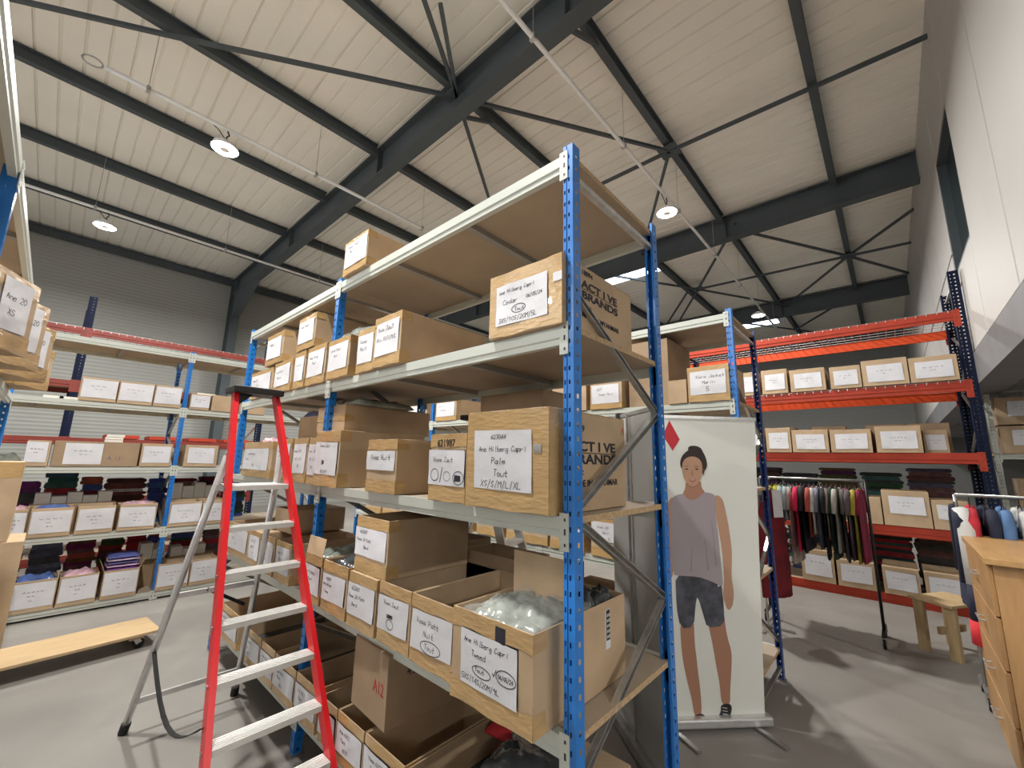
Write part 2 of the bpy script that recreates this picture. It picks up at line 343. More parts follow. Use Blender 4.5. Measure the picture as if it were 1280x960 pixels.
def rack(label, O, rz, xs, depth, H, levels, pw=.044, pd=.05, post='blue', beam='beam', bh=.07, group=None, rear='beam', braces=True, board=True, conn='beam', mesh_levels=(), bars=2, rear_post=None, heights=None, rear_levels=None):
    t = thing('shelving_rack', label, 'shelving rack', O, rz, group); L = xs[-1]
    fr = []
    for n, x in enumerate(xs):
        x0 = min(max(x - pw/2, 0), L - pw)
        hh = heights[n] if heights else H
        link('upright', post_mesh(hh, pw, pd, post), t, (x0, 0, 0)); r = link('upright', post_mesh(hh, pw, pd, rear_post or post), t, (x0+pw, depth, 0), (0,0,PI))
        fr.append(x0)
        B((x0-.01, -.01, 0), (x0+pw+.01, pd+.01, .006), 'foot_plate', M['galv'], t); B((x0-.01, depth-pd-.01, 0), (x0+pw+.01, depth+.01, .006), 'foot_plate', M['galv'], t)
        if braces:
            xm = x0 + pw*.5; z = .29
            bp = MB(); bp.bar((xm, pd*.6, z-.2), (xm, depth-pd*.6, z-.2), .022, .028, up=(1,0,0)); bp.build('brace', M['galv'], t)
            k = 0
            while z < hh - .72:
                z1 = min(z + .40, hh - .05); a, b_ = (pd*.6, depth-pd*.6) if k % 2 else (depth-pd*.6, pd*.6)
                bb = MB()
                bb.bar((xm-.011, a, z), (xm-.011, b_, z1), .003, .028, up=(0,1,0)); bb.bar((xm, a, z-.013), (xm, b_, z1-.013), .022, .003, up=(0,0,1))
                bb.bar((xm, a, z+.013), (xm, b_, z1+.013), .022, .003, up=(0,0,1))
                bb.build('brace', M['galv'], t); z = z1 + (.0 if k % 2 else .02); k += 1
            bb = MB(); bb.bar((xm, pd*.6, hh-.13), (xm, depth-pd*.6, hh-.13), .022, .028, up=(1,0,0)); bb.build('brace', M['galv'], t)
    for lv in levels:
        for a, b_ in zip(fr, fr[1:]):
            for y0, y1, sg in ((0.0, .032, 1), (depth-.032, depth, -1)):
                if sg < 0 and rear_levels is not None and lv not in rear_levels: continue
                bm = MB(); x0, x1 = a+pw+.001, b_-.001
                yo, yi = (y0, y1) if sg > 0 else (y1, y0)
                prof = [(yo, lv), (yo, lv-bh*.62), (yo+sg*.006, lv-bh*.70), (yo+sg*.006, lv-bh), (yi, lv-bh), (yi, lv)]
                n = len(prof); vs = [(x0, y, z) for y, z in prof] + [(x1, y, z) for y, z in prof]
                bm.add(vs, [(i, (i+1) % n, n+(i+1) % n, n+i) for i in range(n)] + [tuple(range(n))[::-1], tuple(range(n, 2*n))])
                bo = bm.build('beam', M[beam if sg > 0 else rear], t)
                yy = yo - sg*.003; ya, yb = min(yy, yo), max(yy, yo)
                ch = bh*1.75
                for cx0, cx1, hx in ((a+pw*.5, x0+.014, a+pw*.78), (x1-.014, b_+pw*.5, b_+pw*.22)):
                    B((cx0, ya-.0005*(sg > 0), lv+.012-ch), (cx1, yb+.0005*(sg < 0), lv+.012), 'beam_connector', M[conn], bo)
                if sg > 0:
                    hm = MB()
                    for hx in (a+pw*.84, b_+pw*.16):
                        for hz in (.17, .45, .53, .83): hm.box((hx-.0035, ya-.0012, lv+.012-ch*hz-.006), (hx+.0035, ya+.001, lv+.012-ch*hz+.004))
                    tag(hm.build('connector_hole', M['ink'], bo), kind='stuff')
            if board and lv not in mesh_levels:
                bb = MB(); bb.box((a+pw+.002 if a > 0 else .01, .034, lv-.024), ((b_+pw-.012) if b_ == fr[-1] else b_+pw, depth-.034, lv-.001)); bb.f
                # leave room for the uprights at the corners
                bo = bb.build('shelf_board', [M['chip'], M['chipedge']], t)
                bo.data.polygons.foreach_set('material_index', [0, 0, 1, 1, 1, 1]); 
                for k in range(bars):
                    xx = a + (b_-a)*(k+1)/(bars+1) + pw/2
                    sb = MB(); sb.box((xx-.02, .033, lv-.052), (xx+.02, depth-.033, lv-.025)); sb.build('support_bar', M['bargrey'], t)
            elif lv in mesh_levels:
                wm = MB(); n = int((b_-a)/.1)
                for k in range(n): xx = a+pw+.03+k*.1; wm.box((xx-.004, .0, lv), (xx+.004, depth, lv+.008)); wm.box((xx-.004, -.006, lv-.025), (xx+.004, .0, lv+.008))
                for k in range(7): yy = .05+k*(depth-.1)/6; wm.box((a+pw, yy-.004, lv+.008), (b_, yy+.004, lv+.014))
                tag(wm.build('wire_deck', M['galv'], t), kind='stuff')
    return t

# ================================================================== SETTING
fl = MB(); fl.box((-10,-8,-.1), (24,16,0)); tag(fl.build('floor', M['floor']), kind='structure')
CEIL = 7.42
c = MB(); c.box((-10,-8,CEIL+.06), (24,16,CEIL+.16)); ceil = tag(c.build('ceiling', M['deck']), kind='structure')
for k in range(34):                                   # ribbed deck sheets, 1 m wide, four ribs each, running along Y
    dm = MB(); x0 = -10 + k
    prof = []
    for r in range(4): a = x0 + r*.25; prof += [(a, CEIL+.022), (a+.018, CEIL+.022), (a+.03, CEIL), (a+.24, CEIL)]
    prof.append((x0+1-.002, CEIL+.022))
    n = len(prof); vs = [(x, y, z) for y in (-.9, 16) for x, z in prof]
    dm.add(vs, [(i, i+1, n+i+1, n+i) for i in range(n-1)]); dm.build('deck_sheet', M['deck'], ceil)
# rafters, purlins, braces
def ibeam(mb, p, q, w, h, tf=.02, tw=.012, mi=0):     # horizontal I beam, top at z of p
    p, q = Vector(p), Vector(q)
    for z, ww, hh in ((-tf/2, w, tf), (-h+tf/2, w, tf), (-h/2, tw, h-2*tf)):
        mb.bar(p+Vector((0,0,z)), q+Vector((0,0,z)), ww, hh)
RX = (3.40, 9.82, 16.45)
for x in RX + (-3.0, 22.8):
    mb = MB(); ibeam(mb, (x,-.9,7.36), (x,15.7,7.36), .22, .56); r = mb.build('rafter', M['steel'], ceil)
    st = MB()
    for y in (2.3, 6.5, 10.7): st.box((x-.10, y-.006, 6.82), (x+.10, y+.006, 7.34))
    st.build('stiffener', M['steel'], r)
for y in (.30, 2.36, 4.36, 6.52, 8.67, 10.92, 13.1):
    xs_ = [-9.9] + [-3.0] + list(RX) + [22.8, 24]
    for a, b_ in zip(xs_, xs_[1:]):
        mb = MB(); ibeam(mb, (a+.12, y, 7.40), (b_-.12, y, 7.40), .11, .20, .012, .008); mb.build('purlin', M['steel'], ceil)
rods = [((3.4,4.36),(.3,6.5)),((3.4,4.36),(.3,2.36)),((3.4,4.36),(6.6,2.36)),((6.6,2.36),(6.75,-.9)),((6.6,2.36),(9.8,4.36)),((3.4,4.36),(6.6,6.52)),((3.4,4.36),(2.4,3.5)),
        ((13.05,4.0),(13.3,.3)),((13.05,4.0),(9.8,2.1)),((13.05,4.0),(16.4,2.1)),((13.05,4.0),(16.4,6.0)),((13.05,4.0),(9.8,6.0)),((13.3,.3),(11.6,-.9)),((13.3,.3),(13.4,-.9)),((13.3,.3),(15.6,-.9)),((13.3,.3),(16.4,2.2)),((13.3,.3),(10.0,2.2)),((6.6,2.36),(6.6,6.5)),
        ((16.5,.3),(19.6,2.36)),((16.5,4.36),(19.6,2.36)),((19.6,2.36),(22.8,.3)),((13.1,4.36),(16.4,6.5)),((9.8,8.67),(13.1,6.52)),((6.6,6.52),(9.8,8.67)),((.3,6.5),(-3,8.67)),]
for (a, b_) in rods:
    mb = MB(); mb.bar((*a, 7.14), (*b_, 7.14), .05, .05); mb.build('brace_rod', M['steel'], ceil)
for x, y in ((3.4,4.36),(6.6,2.36),(13.05,4.0),(13.3,.3)):
    B((x-.16, y-.16, 7.13), (x+.16, y+.16, 7.15), 'gusset_plate', M['steel'], ceil)
for y in (4.36, 2.36):
    for x in (3.4, 9.82):                             # fly braces under the rafters
        mb = MB(); mb.bar((x-.0, y, 6.82), (x+.75, y, 7.22), .05, .05); mb.build('fly_brace', M['steel'], ceil)
# skylight strip across the far roof
for a, b_ in (((18.2,2.8),(19.0,4.7)), ((10.15,4.5),(11.5,6.3)), ((4.0,-.6),(4.9,.1))):
    if a[0] < 5: continue
    B((*a, 7.36), (*b_, 7.40), 'roof_light', mat('daylight_panel', (.78,.88,1), .4, emit=4.5), ceil)
    B((a[0]-.06,a[1]-.06,7.385), (b_[0]+.06,b_[1]+.06,7.415), 'roof_light_kerb', M['galv'], ceil)
# walls
wl = MB(); wl.box((-10,15.7,0), (24,15.9,7.5)); wallL = tag(wl.build('wall_left', M['clad']), kind='structure')
for x in RX + (-3.0,):
    cm = MB(); ibeam(cm, (0,0,0), (0,0,0.001), .1, .1) if 0 else None
    cm.box((x-.12, 15.2, 0), (x+.12, 15.22, 7.3)); cm.box((x-.12, 15.66, 0), (x+.12, 15.69, 7.3)); cm.box((x-.008, 15.22, 0), (x+.008, 15.66, 7.3))
    cm.build('steel_column', M['steel'], wallL)
    hm = MB(); vs = [(s, y, z) for s in (x-.1, x+.1) for y, z in ((15.2,6.0),(15.2,6.8),(13.4,6.8))]
    hm.add(vs, [(0,1,2),(5,4,3),(0,2,5,3),(0,3,4,1),(1,4,5,2)]); hm.build('haunch', M['steel'], wallL)
em = MB(); ibeam(em, (-9.9,15.6,7.36), (24,15.6,7.36), .12, .2); em.build('eaves_beam', M['steel'], wallL)
wb = MB(); wb.box((23.8,-8,0), (24,16,7.5)); tag(wb.build('wall_back', M['clad']), kind='structure')
wf = MB(); wf.box((-10,-8,0), (-9.8,16,7.5)); tag(wf.build('wall_front', M['panel']), kind='structure')
for i, y in enumerate((-.4, 3.6, 7.6, 11.6)):         # added glowing windows behind the viewer, unseen, to brighten the room
    w_ = tag(B((-9.79,y,3.0), (-9.76,y+3.2,6.2), 'window_%d' % (i+2), mat('added_fill_glass', (.86,.93,1), .3, emit=WIN_FILL)), kind='structure')
    for k in range(3): B((-9.76,y+k*1.575,3.0), (-9.72,y+.05+k*1.575,6.2), 'window_frame', M['steel'], w_)
ws = MB(); ws.box((-9.8,-8,0), (24,-7.8,3.0)); tag(ws.build('wall_side', M['soffit']), kind='structure')
# white mezzanine wall on the right, made of panels
YW = -.90; wr = MB(); wr.box((-9.8,YW-.16,3.12), (6.50,YW-.04,7.5)); wr.box((6.50,YW-.16,3.12), (7.98,YW-.04,4.28)); wr.box((6.50,YW-.16,6.0), (7.98,YW-.04,7.5)); wr.box((7.98,YW-.16,3.12), (24,YW-.04,7.5))
wallR = tag(wr.build('wall_right', M['joint']), kind='structure')
px_ = [-9.8,-7.2,-4.6,-2.2,.4,2.9,5.0,6.54,7.95,9.4,10.9,12.4,13.9,15.4,16.9,18.4,19.9,21.4,23.8]; pz_ = [3.14,4.30,5.98,6.45,7.5]
def wallpanel(x0, x1, z0, z1):
    o = B((x0+.016, YW-.05, z0+.016), (x1-.016, YW, z1-.016), 'wall_panel', M['panel'], wallR); bevel(o, .006, 1)
for i, (a, b_) in enumerate(zip(px_, px_[1:])):
    if b_ <= 6.6:
        if a < 4.9: wallpanel(a, b_, 3.14, 7.5)
        else: wallpanel(a, b_, 3.14, 6.43); wallpanel(a, b_, 6.43, 7.5)
    elif a < 6.6: wallpanel(a, b_, 3.14, 4.28); wallpanel(a, b_, 5.98, 7.5)
    else: wallpanel(a, b_, 3.14, 4.6); wallpanel(a, b_, 4.6, 6.1); wallpanel(a, b_, 6.1, 7.5)
g = MB(); g.box((6.54,YW-.12,4.28), (7.95,YW-.10,5.98)); win = tag(g.build('window_1', M['glass']), kind='structure')
wfm = MB()
for a, b_ in (((6.54,4.28),(6.58,5.98)),((7.91,4.28),(7.95,5.98)),((6.54,4.28),(7.95,4.32)),((6.54,5.94),(7.95,5.98))): wfm.box((a[0],YW-.1,a[1]), (b_[0],YW-.01,b_[1]))
wfm.build('window_frame', M['steel'], win)
eb = MB(); eb.box((-9.8,YW-.3,2.74), (24,YW+.02,3.12)); tag(eb.build('trim_1', M['soffit']), kind='structure')
# the mezzanine floor: soffit joists
mz = MB(); mz.box((-9.8,-7.8,2.95), (24,YW-.32,3.12)); mzo = tag(mz.build('trim_2', M['soffit']), kind='structure')
for k in range(26):
    x = 1 + k*.8; B((x-.05,-7.8,2.80), (x+.05,YW-.32,2.94), 'joist', M['galv'], mzo)
# steel downstand at far right, conduit on the wall
# ------------------------------------------------------------------ conduits and high bay lamps
def conduit(y, x0, x1, lab, z=6.3):
    t = thing('lamp_conduit', lab, 'conduit', (x0, y, z))
    mb = MB(); mb.tube([(0,0,0), (x1-x0,0,0)], .028, 8); mb.build('tube', M['tray'], t, smooth=True)
    x = .4
    while x < x1-x0:
        w = MB(); w.tube([(x,0,.02), (x,0,CEIL-z)], .004, 4); w.build('suspension_wire', M['galv'], t); cm = MB(); cm.box((x-.02,-.035,-.035), (x+.02,.035,.035)); cm.build('clip', M['galv'], t); x += 2.13
    if x0 > -2:
        r = MB(); r.tube([(-.02+.09*math.cos(a)-.09, 0, .0+.06*math.sin(a)) for a in [2*PI*i/12 for i in range(13)]], .01, 6); r.build('end_hook', M['galv'], t)
    return t
conduit(6.62, -.22, 12.0, 'white lamp conduit starting at a ring near the upper left corner')
conduit(6.62, -9.0, -1.2, 'white lamp conduit behind the viewer')
conduit(2.46, -6.0, 21.0, 'white lamp conduit running over the blue rack post towards far right')
conduit(10.86, -9.0, 12.0, 'white lamp conduit along the beam at far left wall')
LAMPS = [((1.06,6.62,6.00), 'round high bay lamp, lit, largest, hanging upper left'), ((.10,10.86,6.00), 'round high bay lamp, lit, at far left over grey wall'),
         ((6.61,2.46,6.00), 'round high bay lamp, lit, hanging right of the tall blue post'), ((13.3,2.46,6.00), 'round high bay lamp, lit, farthest, above orange beams'),
         ((-.1,2.46,6.00), 'round high bay lamp, lit, above the viewer'), ((-5.9,2.46,6.0), 'round high bay lamp, lit, added behind the viewer'),
         ((-6.0,6.62,6.00), 'round high bay lamp, lit, added behind the viewer on the middle conduit'), ((8.0,6.62,6.00), 'round high bay lamp, lit, added out of sight beyond the tall rack'), ((7.2,10.86,6.00), 'round high bay lamp, lit, added by far wall beyond the rack'), ((-6.6,10.86,6.00), 'round high bay lamp, lit, added on the far left conduit behind viewer')]  # lamps behind the viewer and past the racks are added for brightness
lamp_mesh = None
for i, (P, lab) in enumerate(LAMPS):
    t = thing('high_bay_lamp', lab, 'lamp', P)
    mb = MB(); mb.lathe([(.0,.10),(.07,.10),(.075,.05),(.15,.045),(.165,.0),(.165,-.015)], 28); mb.build('housing', M['white'], t, smooth=False)
    rg = MB(); rg.lathe([(.165,-.012),(.16,-.02),(.06,-.02)], 28); rg.build('lens', M['lens'], t)
    cc = MB(); cc.lathe([(.06,-.012),(.055,-.03),(0,-.03)], 20); cc.build('driver_cap', M['white'], t)
    hk = MB(); hk.tube([(0,0,.10),(0,0,.18),(.028,0,.22),(0,0,.275)], .01, 6); hk.build('hook', M['black'], t)
    cb = MB(); cb.tube([(0,0,.12),(-.1,.02,.25),(-.25,.02,.325),(-.5,0,.33)], .007, 5); cb.build('power_cable', M['black'], t)
    ld = bpy.data.lights.new('lamp_light', 'AREA'); ld.shape = 'DISK'; ld.size = .30; ld.energy = LAMP_W; ld.color = (1, .975, .93)
    lo = bpy.data.objects.new('lamp_light', ld); COL.objects.link(lo); lo.parent = t; lo.location = (0,0,-.04)
    if i in (4,): ld.energy = LAMP_W*1.0

# unseen batten lights added under the mezzanine to lift banner and box sides
for x, y, lab in ((-2.6,-2.3,'added unseen batten light under the mezzanine behind the viewer'),(1.6,-2.6,'added unseen batten light under the mezzanine beside the viewer'),(7.5,-4.6,'added unseen batten light under the mezzanine deep on the right')):
    t = thing('added_batten_light', lab, 'lamp', (x,y,2.66))
    B((-.75,-.05,.03), (.75,.05,.135), 'housing', M['white'], t); B((-.74,-.06,0), (.74,.06,.03), 'diffuser', M['lens'], t)
    ld = bpy.data.lights.new('lamp_light', 'AREA'); ld.shape = 'RECTANGLE'; ld.size = 1.48; ld.size_y = .12; ld.energy = BAT_W; ld.color = (1, .975, .93)
    lo = bpy.data.objects.new('lamp_light', ld); COL.objects.link(lo); lo.parent = t; lo.location = (0,0,-.01)

# ================================================================== RACKS
LV = [.24, .86, 1.515, 2.19, 2.895]
RK1 = rack('tall blue and grey rack nearest the viewer holding labelled boxes', (1.20,4.66,0), -PI/2, [0,1.905,3.86], .78, 2.93, LV)
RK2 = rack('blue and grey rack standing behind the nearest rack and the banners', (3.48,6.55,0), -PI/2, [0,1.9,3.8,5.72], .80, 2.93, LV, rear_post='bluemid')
RK3 = rack('blue and cream rack running along the left aisle, facing the ladder', (-2.75,6.60,0), 0, [0,1.905,3.83,5.73], .80, 2.99, [.09,.81,1.53,2.25,2.96], rear='beamy')
RK4 = rack('blue rack at the left edge with overhanging boxes', (-.26,5.15,0), PI/2, [0], .8, 2.93, []) if 0 else None
RK4 = rack('blue and grey rack end at the extreme left edge, near viewer', (-.25,.7,0), PI/2, [0,1.93,4.42], .80, 2.90, [.86,1.52,2.12,2.89])
PLV = [.12,.97,1.90,2.79,3.70]
RK5 = rack('red pallet rack with navy uprights at the far right', (7.5,6.4,0), -PI/2, [0,3.65,7.28], 1.10, 4.23, PLV, pw=.10, pd=.07, post='bluedk', beam='redbeam', rear='orange', bh=.13, conn='redbeam', bars=3, mesh_levels=(3.70,2.79), heights=[4.23,4.2,4.23])
RK6 = rack('red pallet rack with navy uprights behind the left rack', (-5.3,9.5,0), 0, [0,2.72,5.44,8.16], 1.10, 4.2, [.12,.97,1.90,2.79,3.66], pw=.10, pd=.07, post='bluedk', beam='darkred', rear='darkred', bh=.11, conn='darkred', mesh_levels=(3.66,))

# ================================================================== BOXES
R1 = lambda y: (1.172, y)
NF = 'front rack'
sizes4 = 'XS/S/M/L/XL'
def mk_F(mb, x, z, w, h, fn):
    oval(mb, x+.40*w, z+.33*h, .17*w, .10*h, .003, fn); oval(mb, x+.82*w, z+.42*h, .16*w, .13*h, .003, fn)
    ribbon(mb, [(x+.60*w, z+.42*h), (x+.62*w, z+.38*h), (x+.66*w, z+.50*h)], .003, fn)
def mk_oval(cx, cz, rx, rz):
    return lambda mb, x, z, w, h, fn: oval(mb, x+cx*w, z+cz*h, rx*w, rz*h, .003, fn)
def mk_i(mb, x, z, w, h, fn):
    oval(mb, x+.18*w, z+.28*h, .11*w, .17*h, .003, fn); ribbon(mb, [(x+.33*w, z+.08*h), (x+.40*w, z+.5*h)], .004, fn); oval(mb, x+.53*w, z+.25*h, .10*w, .13*h, .002, fn)
    oval(mb, x+.85*w, z+.22*h, .14*w, .18*h, .003, fn); ribbon(mb, [(x+.76*w+ i%2*.14*w, z+(.14+i*.014)*h) for i in range(11)], .006, fn)
def r1box(label, yL, yR, z, h, d=.55, x=1.172, **k):
    return cbox(label, (x, yL, z+.001), -PI/2, (yL-yR)*.985, d, h, **k)
sh = {0:'lowest shelf', 1:'second shelf', 2:'middle shelf', 3:'fourth shelf', 4:'top'}
# top
bx = r1box('lone labelled box standing on top of the front rack', 2.65, 2.33, 2.896, .245, d=.45, lines=[('Voss Patt', .08, .78, .12), ('Nuit', .2, .58, .12)], paper=(.08,.2,.98,.9), jitter=0)
# fourth shelf
b_big = r1box('large taped box with Cedar sheet, beside post on fourth shelf', 1.205, .826, 2.191, .275, d=.55, x=1.175, tapes='f', jitter=0, paper=(.11,.17,.83,.80),
     lines=[('Ane Hilberg Capri', .06, .78, .085, .66), ('Cedar', .14, .50, .11), ('06/05/24', .60, .52, .075, .7), ('Tout', .38, .28, .085), ('3XS/10S/20M/5L', .06, .06, .10, .72)], marks=mk_oval(.46, .33, .13, .1))
g4 = [('box with crossed out label, widest of the run on fourth shelf', 2.135, 1.86, .29, .62, [('Voss ZauT', .1, .75, .11), ('Blu XS/S/M/L', .08, .45, .10)]),
      ('narrow box between two larger ones on fourth shelf', 2.355, 2.145, .265, .5, [('Voss', .15, .7, .13), ('Nuit', .2, .45, .12)]),
      ('labelled box under the grey bag at the middle post, fourth shelf', 2.73, 2.42, .26, .5, [('Arte Pant', .15, .72, .1), ('Noir', .3, .5, .1)]),
      ('front box below the leaning one, left of middle post', 3.10, 2.79, .28, .5, [('Ane Hilb', .15, .7, .1), ('Tout', .3, .48, .1)]),
      ('partly hidden box behind the left stack on fourth shelf', 3.33, 3.13, .28, .5, None),
      ('lower box of the left stack, right one', 3.76, 3.37, .255, .45, [('Ane 201/XS', .1, .66, .1), ('Marine', .2, .38, .1)]),
      ('lower box of the left stack, beside the left post', 4.36, 3.80, .245, .5, [('Voss 234', .1, .66, .1), ('Gris', .3, .38, .1)])]
for i, (lab, a, b_, h, d, ln) in enumerate(g4):
    r1box(lab, a, b_, 2.191, h, d, x=1.165 if i in (0,2) else 1.178, lines=ln, group='boxes on the fourth shelf', jitter=.012)
r1box('small upper box, leftmost, stacked on the fourth shelf', 4.02, 3.62, 2.455, .27, .35, lines=[('Voss', .2, .62, .14)], jitter=.01, flaps=())
r1box('upper box with tapering top stacked right of the small one', 3.32, 3.0, 2.478, .26, .42, lines=[('Ane Pant', .12, .7, .12)], jitter=.01)
b = bag('grey_plastic_bag', .5, .34, .13, M['bagfoil'], None, (1.40,2.62,2.462), PI/2, 3); tag(b, 'grey plastic bag lying on the boxes at the middle post, fourth shelf', 'bag')
# middle shelf
b_j = r1box('large taped box with Palm sheet beside the near post', 1.285, .862, 1.516, .37, .55, x=1.150, tapes='f', jitter=0, paper=(.12,.20,.83,.80),
     lines=[('623044', .30, .84, .07), ('Ane Hilberg Capri', .08, .63, .085, .66), ('Palm', .32, .42, .10), ('Tout', .36, .22, .10), ('XS/S/M/L/XL', .12, .03, .10, .75)])
r1box('taped box with number 621987, second from near post, middle shelf', 1.56, 1.31, 1.516, .29, .5, paper=(0,.24,.98,.76), jitter=0,
      lines=[('Voss Zaut', .12, .66, .12)], marks=mk_i)
r1box('box with black blot standing apart on the middle shelf', 2.13, 1.84, 1.516, .275, .55, x=1.18, paper=(.0,.42,.95,.78), lines=[('Voss Nuit', .15, .55, .25)], jitter=0)
r1box('tall box with brown patch on its sheet, at the middle post', 2.73, 2.40, 1.516, .335, .60, x=1.150, paper=(.03,.22,.95,.80), jitter=.0,
      lines=[('Voss Zaut', .2, .84, .09), ('XS/S/M', .3, .04, .08)], marks=lambda mb,x,z,w,h,fn: (ribbon(mb, [(x+(.34+.1*(i%2))*w, z+(.30+.03*i)*h) for i in range(5)], .006, fn)))
for i, (a, b_) in enumerate(((2.89,2.745),(3.15,2.91),(3.48,3.17))):
    r1box(('narrow box in shadow just left of the tall one, middle shelf','wide labelled box behind the right red rail, middle shelf','labelled box behind the ladder, middle shelf')[i], a, b_, 1.516, .30, .5, lines=[('Ane 201', .1, .72, .09), ('XS S M', .2, .45, .09), ('20', .4, .2, .09)], group='boxes behind the ladder')
r1box('wide labelled box between the ladder rails, end of middle shelf', 4.26, 3.53, 1.516, .285, .5, paper=(.02,.2,.9,.80), lines=[('Ane 201 Lonsorx', .2, .72, .09), ('20  XS', .1, .45, .09), ('XS/L', .4, .18, .09)])
r1box('unlabelled box lying on top of the tall one at middle post', 2.97, 2.56, 1.855, .175, .66, x=1.24, paper=None, tapes='m', jitter=0)
b = bag('grey_plastic_bag', .5, .42, .075, M['bagfoil'], None, (1.50,2.74,2.032), PI/2, 7); tag(b, 'grey plastic bag on the unlabelled box, middle shelf', 'bag')
r1box('shaded box at the back behind the ladder rail, middle shelf', 3.60, 3.05, 1.815, .19, .4, x=1.36, paper=None, tapes='', jitter=0)
b = bag('glossy_polybag', .5, .3, .10, M['bagblue'], None, (1.56,3.40,2.008), PI/2, 9); tag(b, 'shiny folded polybag on shaded box behind right ladder rail', 'bag')
b = bag('glossy_polybag', .25, .2, .06, M['bagpink'], None, (1.34,3.95,1.803), PI/2, 4); tag(b, 'pink polybag on the box between the ladder rails', 'bag')
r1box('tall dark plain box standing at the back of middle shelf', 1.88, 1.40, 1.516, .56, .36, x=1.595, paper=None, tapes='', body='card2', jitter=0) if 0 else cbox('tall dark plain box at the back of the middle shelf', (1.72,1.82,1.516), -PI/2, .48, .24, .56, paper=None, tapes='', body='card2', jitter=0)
# second shelf
Z1 = .861
b_F = r1box('open box with Tweed sheet and clear bags, near post', 1.275, .885, Z1, .30, .60, x=1.105, openbox=True, tapes='tb', jitter=0, paper=(.14,.22,.84,.80), content=('poly',), flaps=(('back',.0,0),)[:0],
     lines=[('Ane Hilberg Capri', .06, .78, .095, .66), ('Tweed', .2, .56, .10), ('06/05/24', .69, .38, .07, .6), ('Tout', .28, .31, .08), ('5XS/14S/20M/9L', .02, .08, .095, .7)], marks=mk_F)
fl_ = MB(); fl_.box((.03,.30,.20), (.33,.305,.46)); fl_.build('flap', M['card'], b_F)
B((.22,-.0035,.235), (.265,-.0015,.285), 'black_sticker', M['ink'], b_F)
sb_ = MB(); sb_.box((-.0015,.33,0), (0,.36,0)); 
r1box('open box marked with Voss sheet, second from near post, second shelf', 1.60, 1.305, Z1, .265, .55, x=1.150, openbox=True, jitter=0, paper=(.02,.22,.93,.78), content=('dark',.45),
      lines=[('Voss Patt', .14, .70, .13), ('Nuit', .34, .42, .13), ('Tout', .38, .12, .13)], marks=mk_oval(.52, .18, .24, .16))
r1box('open box with torn brown patch on sheet, third from near post', 1.87, 1.61, Z1, .262, .55, x=1.155, openbox=True, jitter=0, paper=(.0,.22,.93,.78), content=('dark',.4),
      lines=[('Voss Zaut', .2, .78, .11)], marks=lambda mb,x,z,w,h,fn: (oval(mb, x+.45*w, z+.25*h, .12*w, .14*h, .003, fn), ribbon(mb, [(x+(.34+.2*(i%2))*w, z+(.42+.02*i)*h) for i in range(6)], .004, fn)))
bC = r1box('lower box of the stack of two, second shelf', 2.155, 1.885, Z1, .255, .5, x=1.150, jitter=0, paper=(.0,.22,.96,.80), lines=[('623203', .15, .80, .10), ('Voss 20 Patt', .06, .55, .10), ('Bord', .2, .3, .10)])
r1box('open box stacked on another, second shelf, three lines of writing', 2.15, 1.84, 1.117, .275, .52, x=1.165, openbox=True, jitter=0, paper=(.0,.30,.96,.80), lines=[('623203', .15, .80, .10), ('Voss 20 Patt', .06, .52, .10), ('Bord', .3, .26, .10)])
r1box('open box with black polybag on top, second shelf', 2.46, 2.17, Z1, .26, .45, x=1.150, openbox=True, jitter=0, paper=(.0,.22,.93,.74), lines=[('423203', .2, .80, .09), ('Ane Velour', .08, .58, .09), ('Taupe', .15, .3, .09)], content=('bag','bagdark',.10))
r1box('box with raised front flap right of middle post, second shelf', 2.71, 2.48, Z1, .26, .45, x=1.150, openbox=True, jitter=0, paper=(.02,.2,.95,.78), lines=[('Ane Hilberg', .06, .7, .09), ('Tout', .3, .45, .09), ('5', .4, .2, .09)], flaps=(('front',.10,-8),), content=('bag','bagfoil',.10))
bagx = bag('grey_plastic_bag', .45, .4, .16, M['bagfoil'], None, (1.66,2.50,1.125), .5, 21); tag(bagx, 'heap of grey polybags behind the raised flap, second shelf', 'bag')
for i, (a, b_) in enumerate(((4.40,3.86),(3.83,3.57),(3.55,3.28),(3.26,2.98))):
    r1box(('leftmost labelled box seen between ladder rails, second shelf','second labelled box between ladder rails, second shelf','third labelled box between ladder rails, second shelf','fourth labelled box by right ladder rail, second shelf')[i], a, b_, Z1, .255, .5, openbox=(i != 1), lines=[('Ane 23', .15, .72, .11), ('XS/S', .2, .45, .11), ('M', .4, .2, .11)], group='boxes left of the middle post, second shelf')
r1box('unlabelled small box between the rails stacked on second shelf', 3.72, 3.35, 1.119, .17, .4, x=1.30, paper=None, tapes='', jitter=0, openbox=True)
# back row of the second shelf
for i, (a, b_, h) in enumerate(((2.36,1.92,.36),(1.90,1.46,.33))):
    cbox(('dark open box at the back of second shelf behind the stack','dark open box at the back of second shelf, right one')[i], (1.70,a,Z1), -PI/2, a-b_, .245, h, openbox=True, paper=None, tapes='', body='card2', jitter=0)
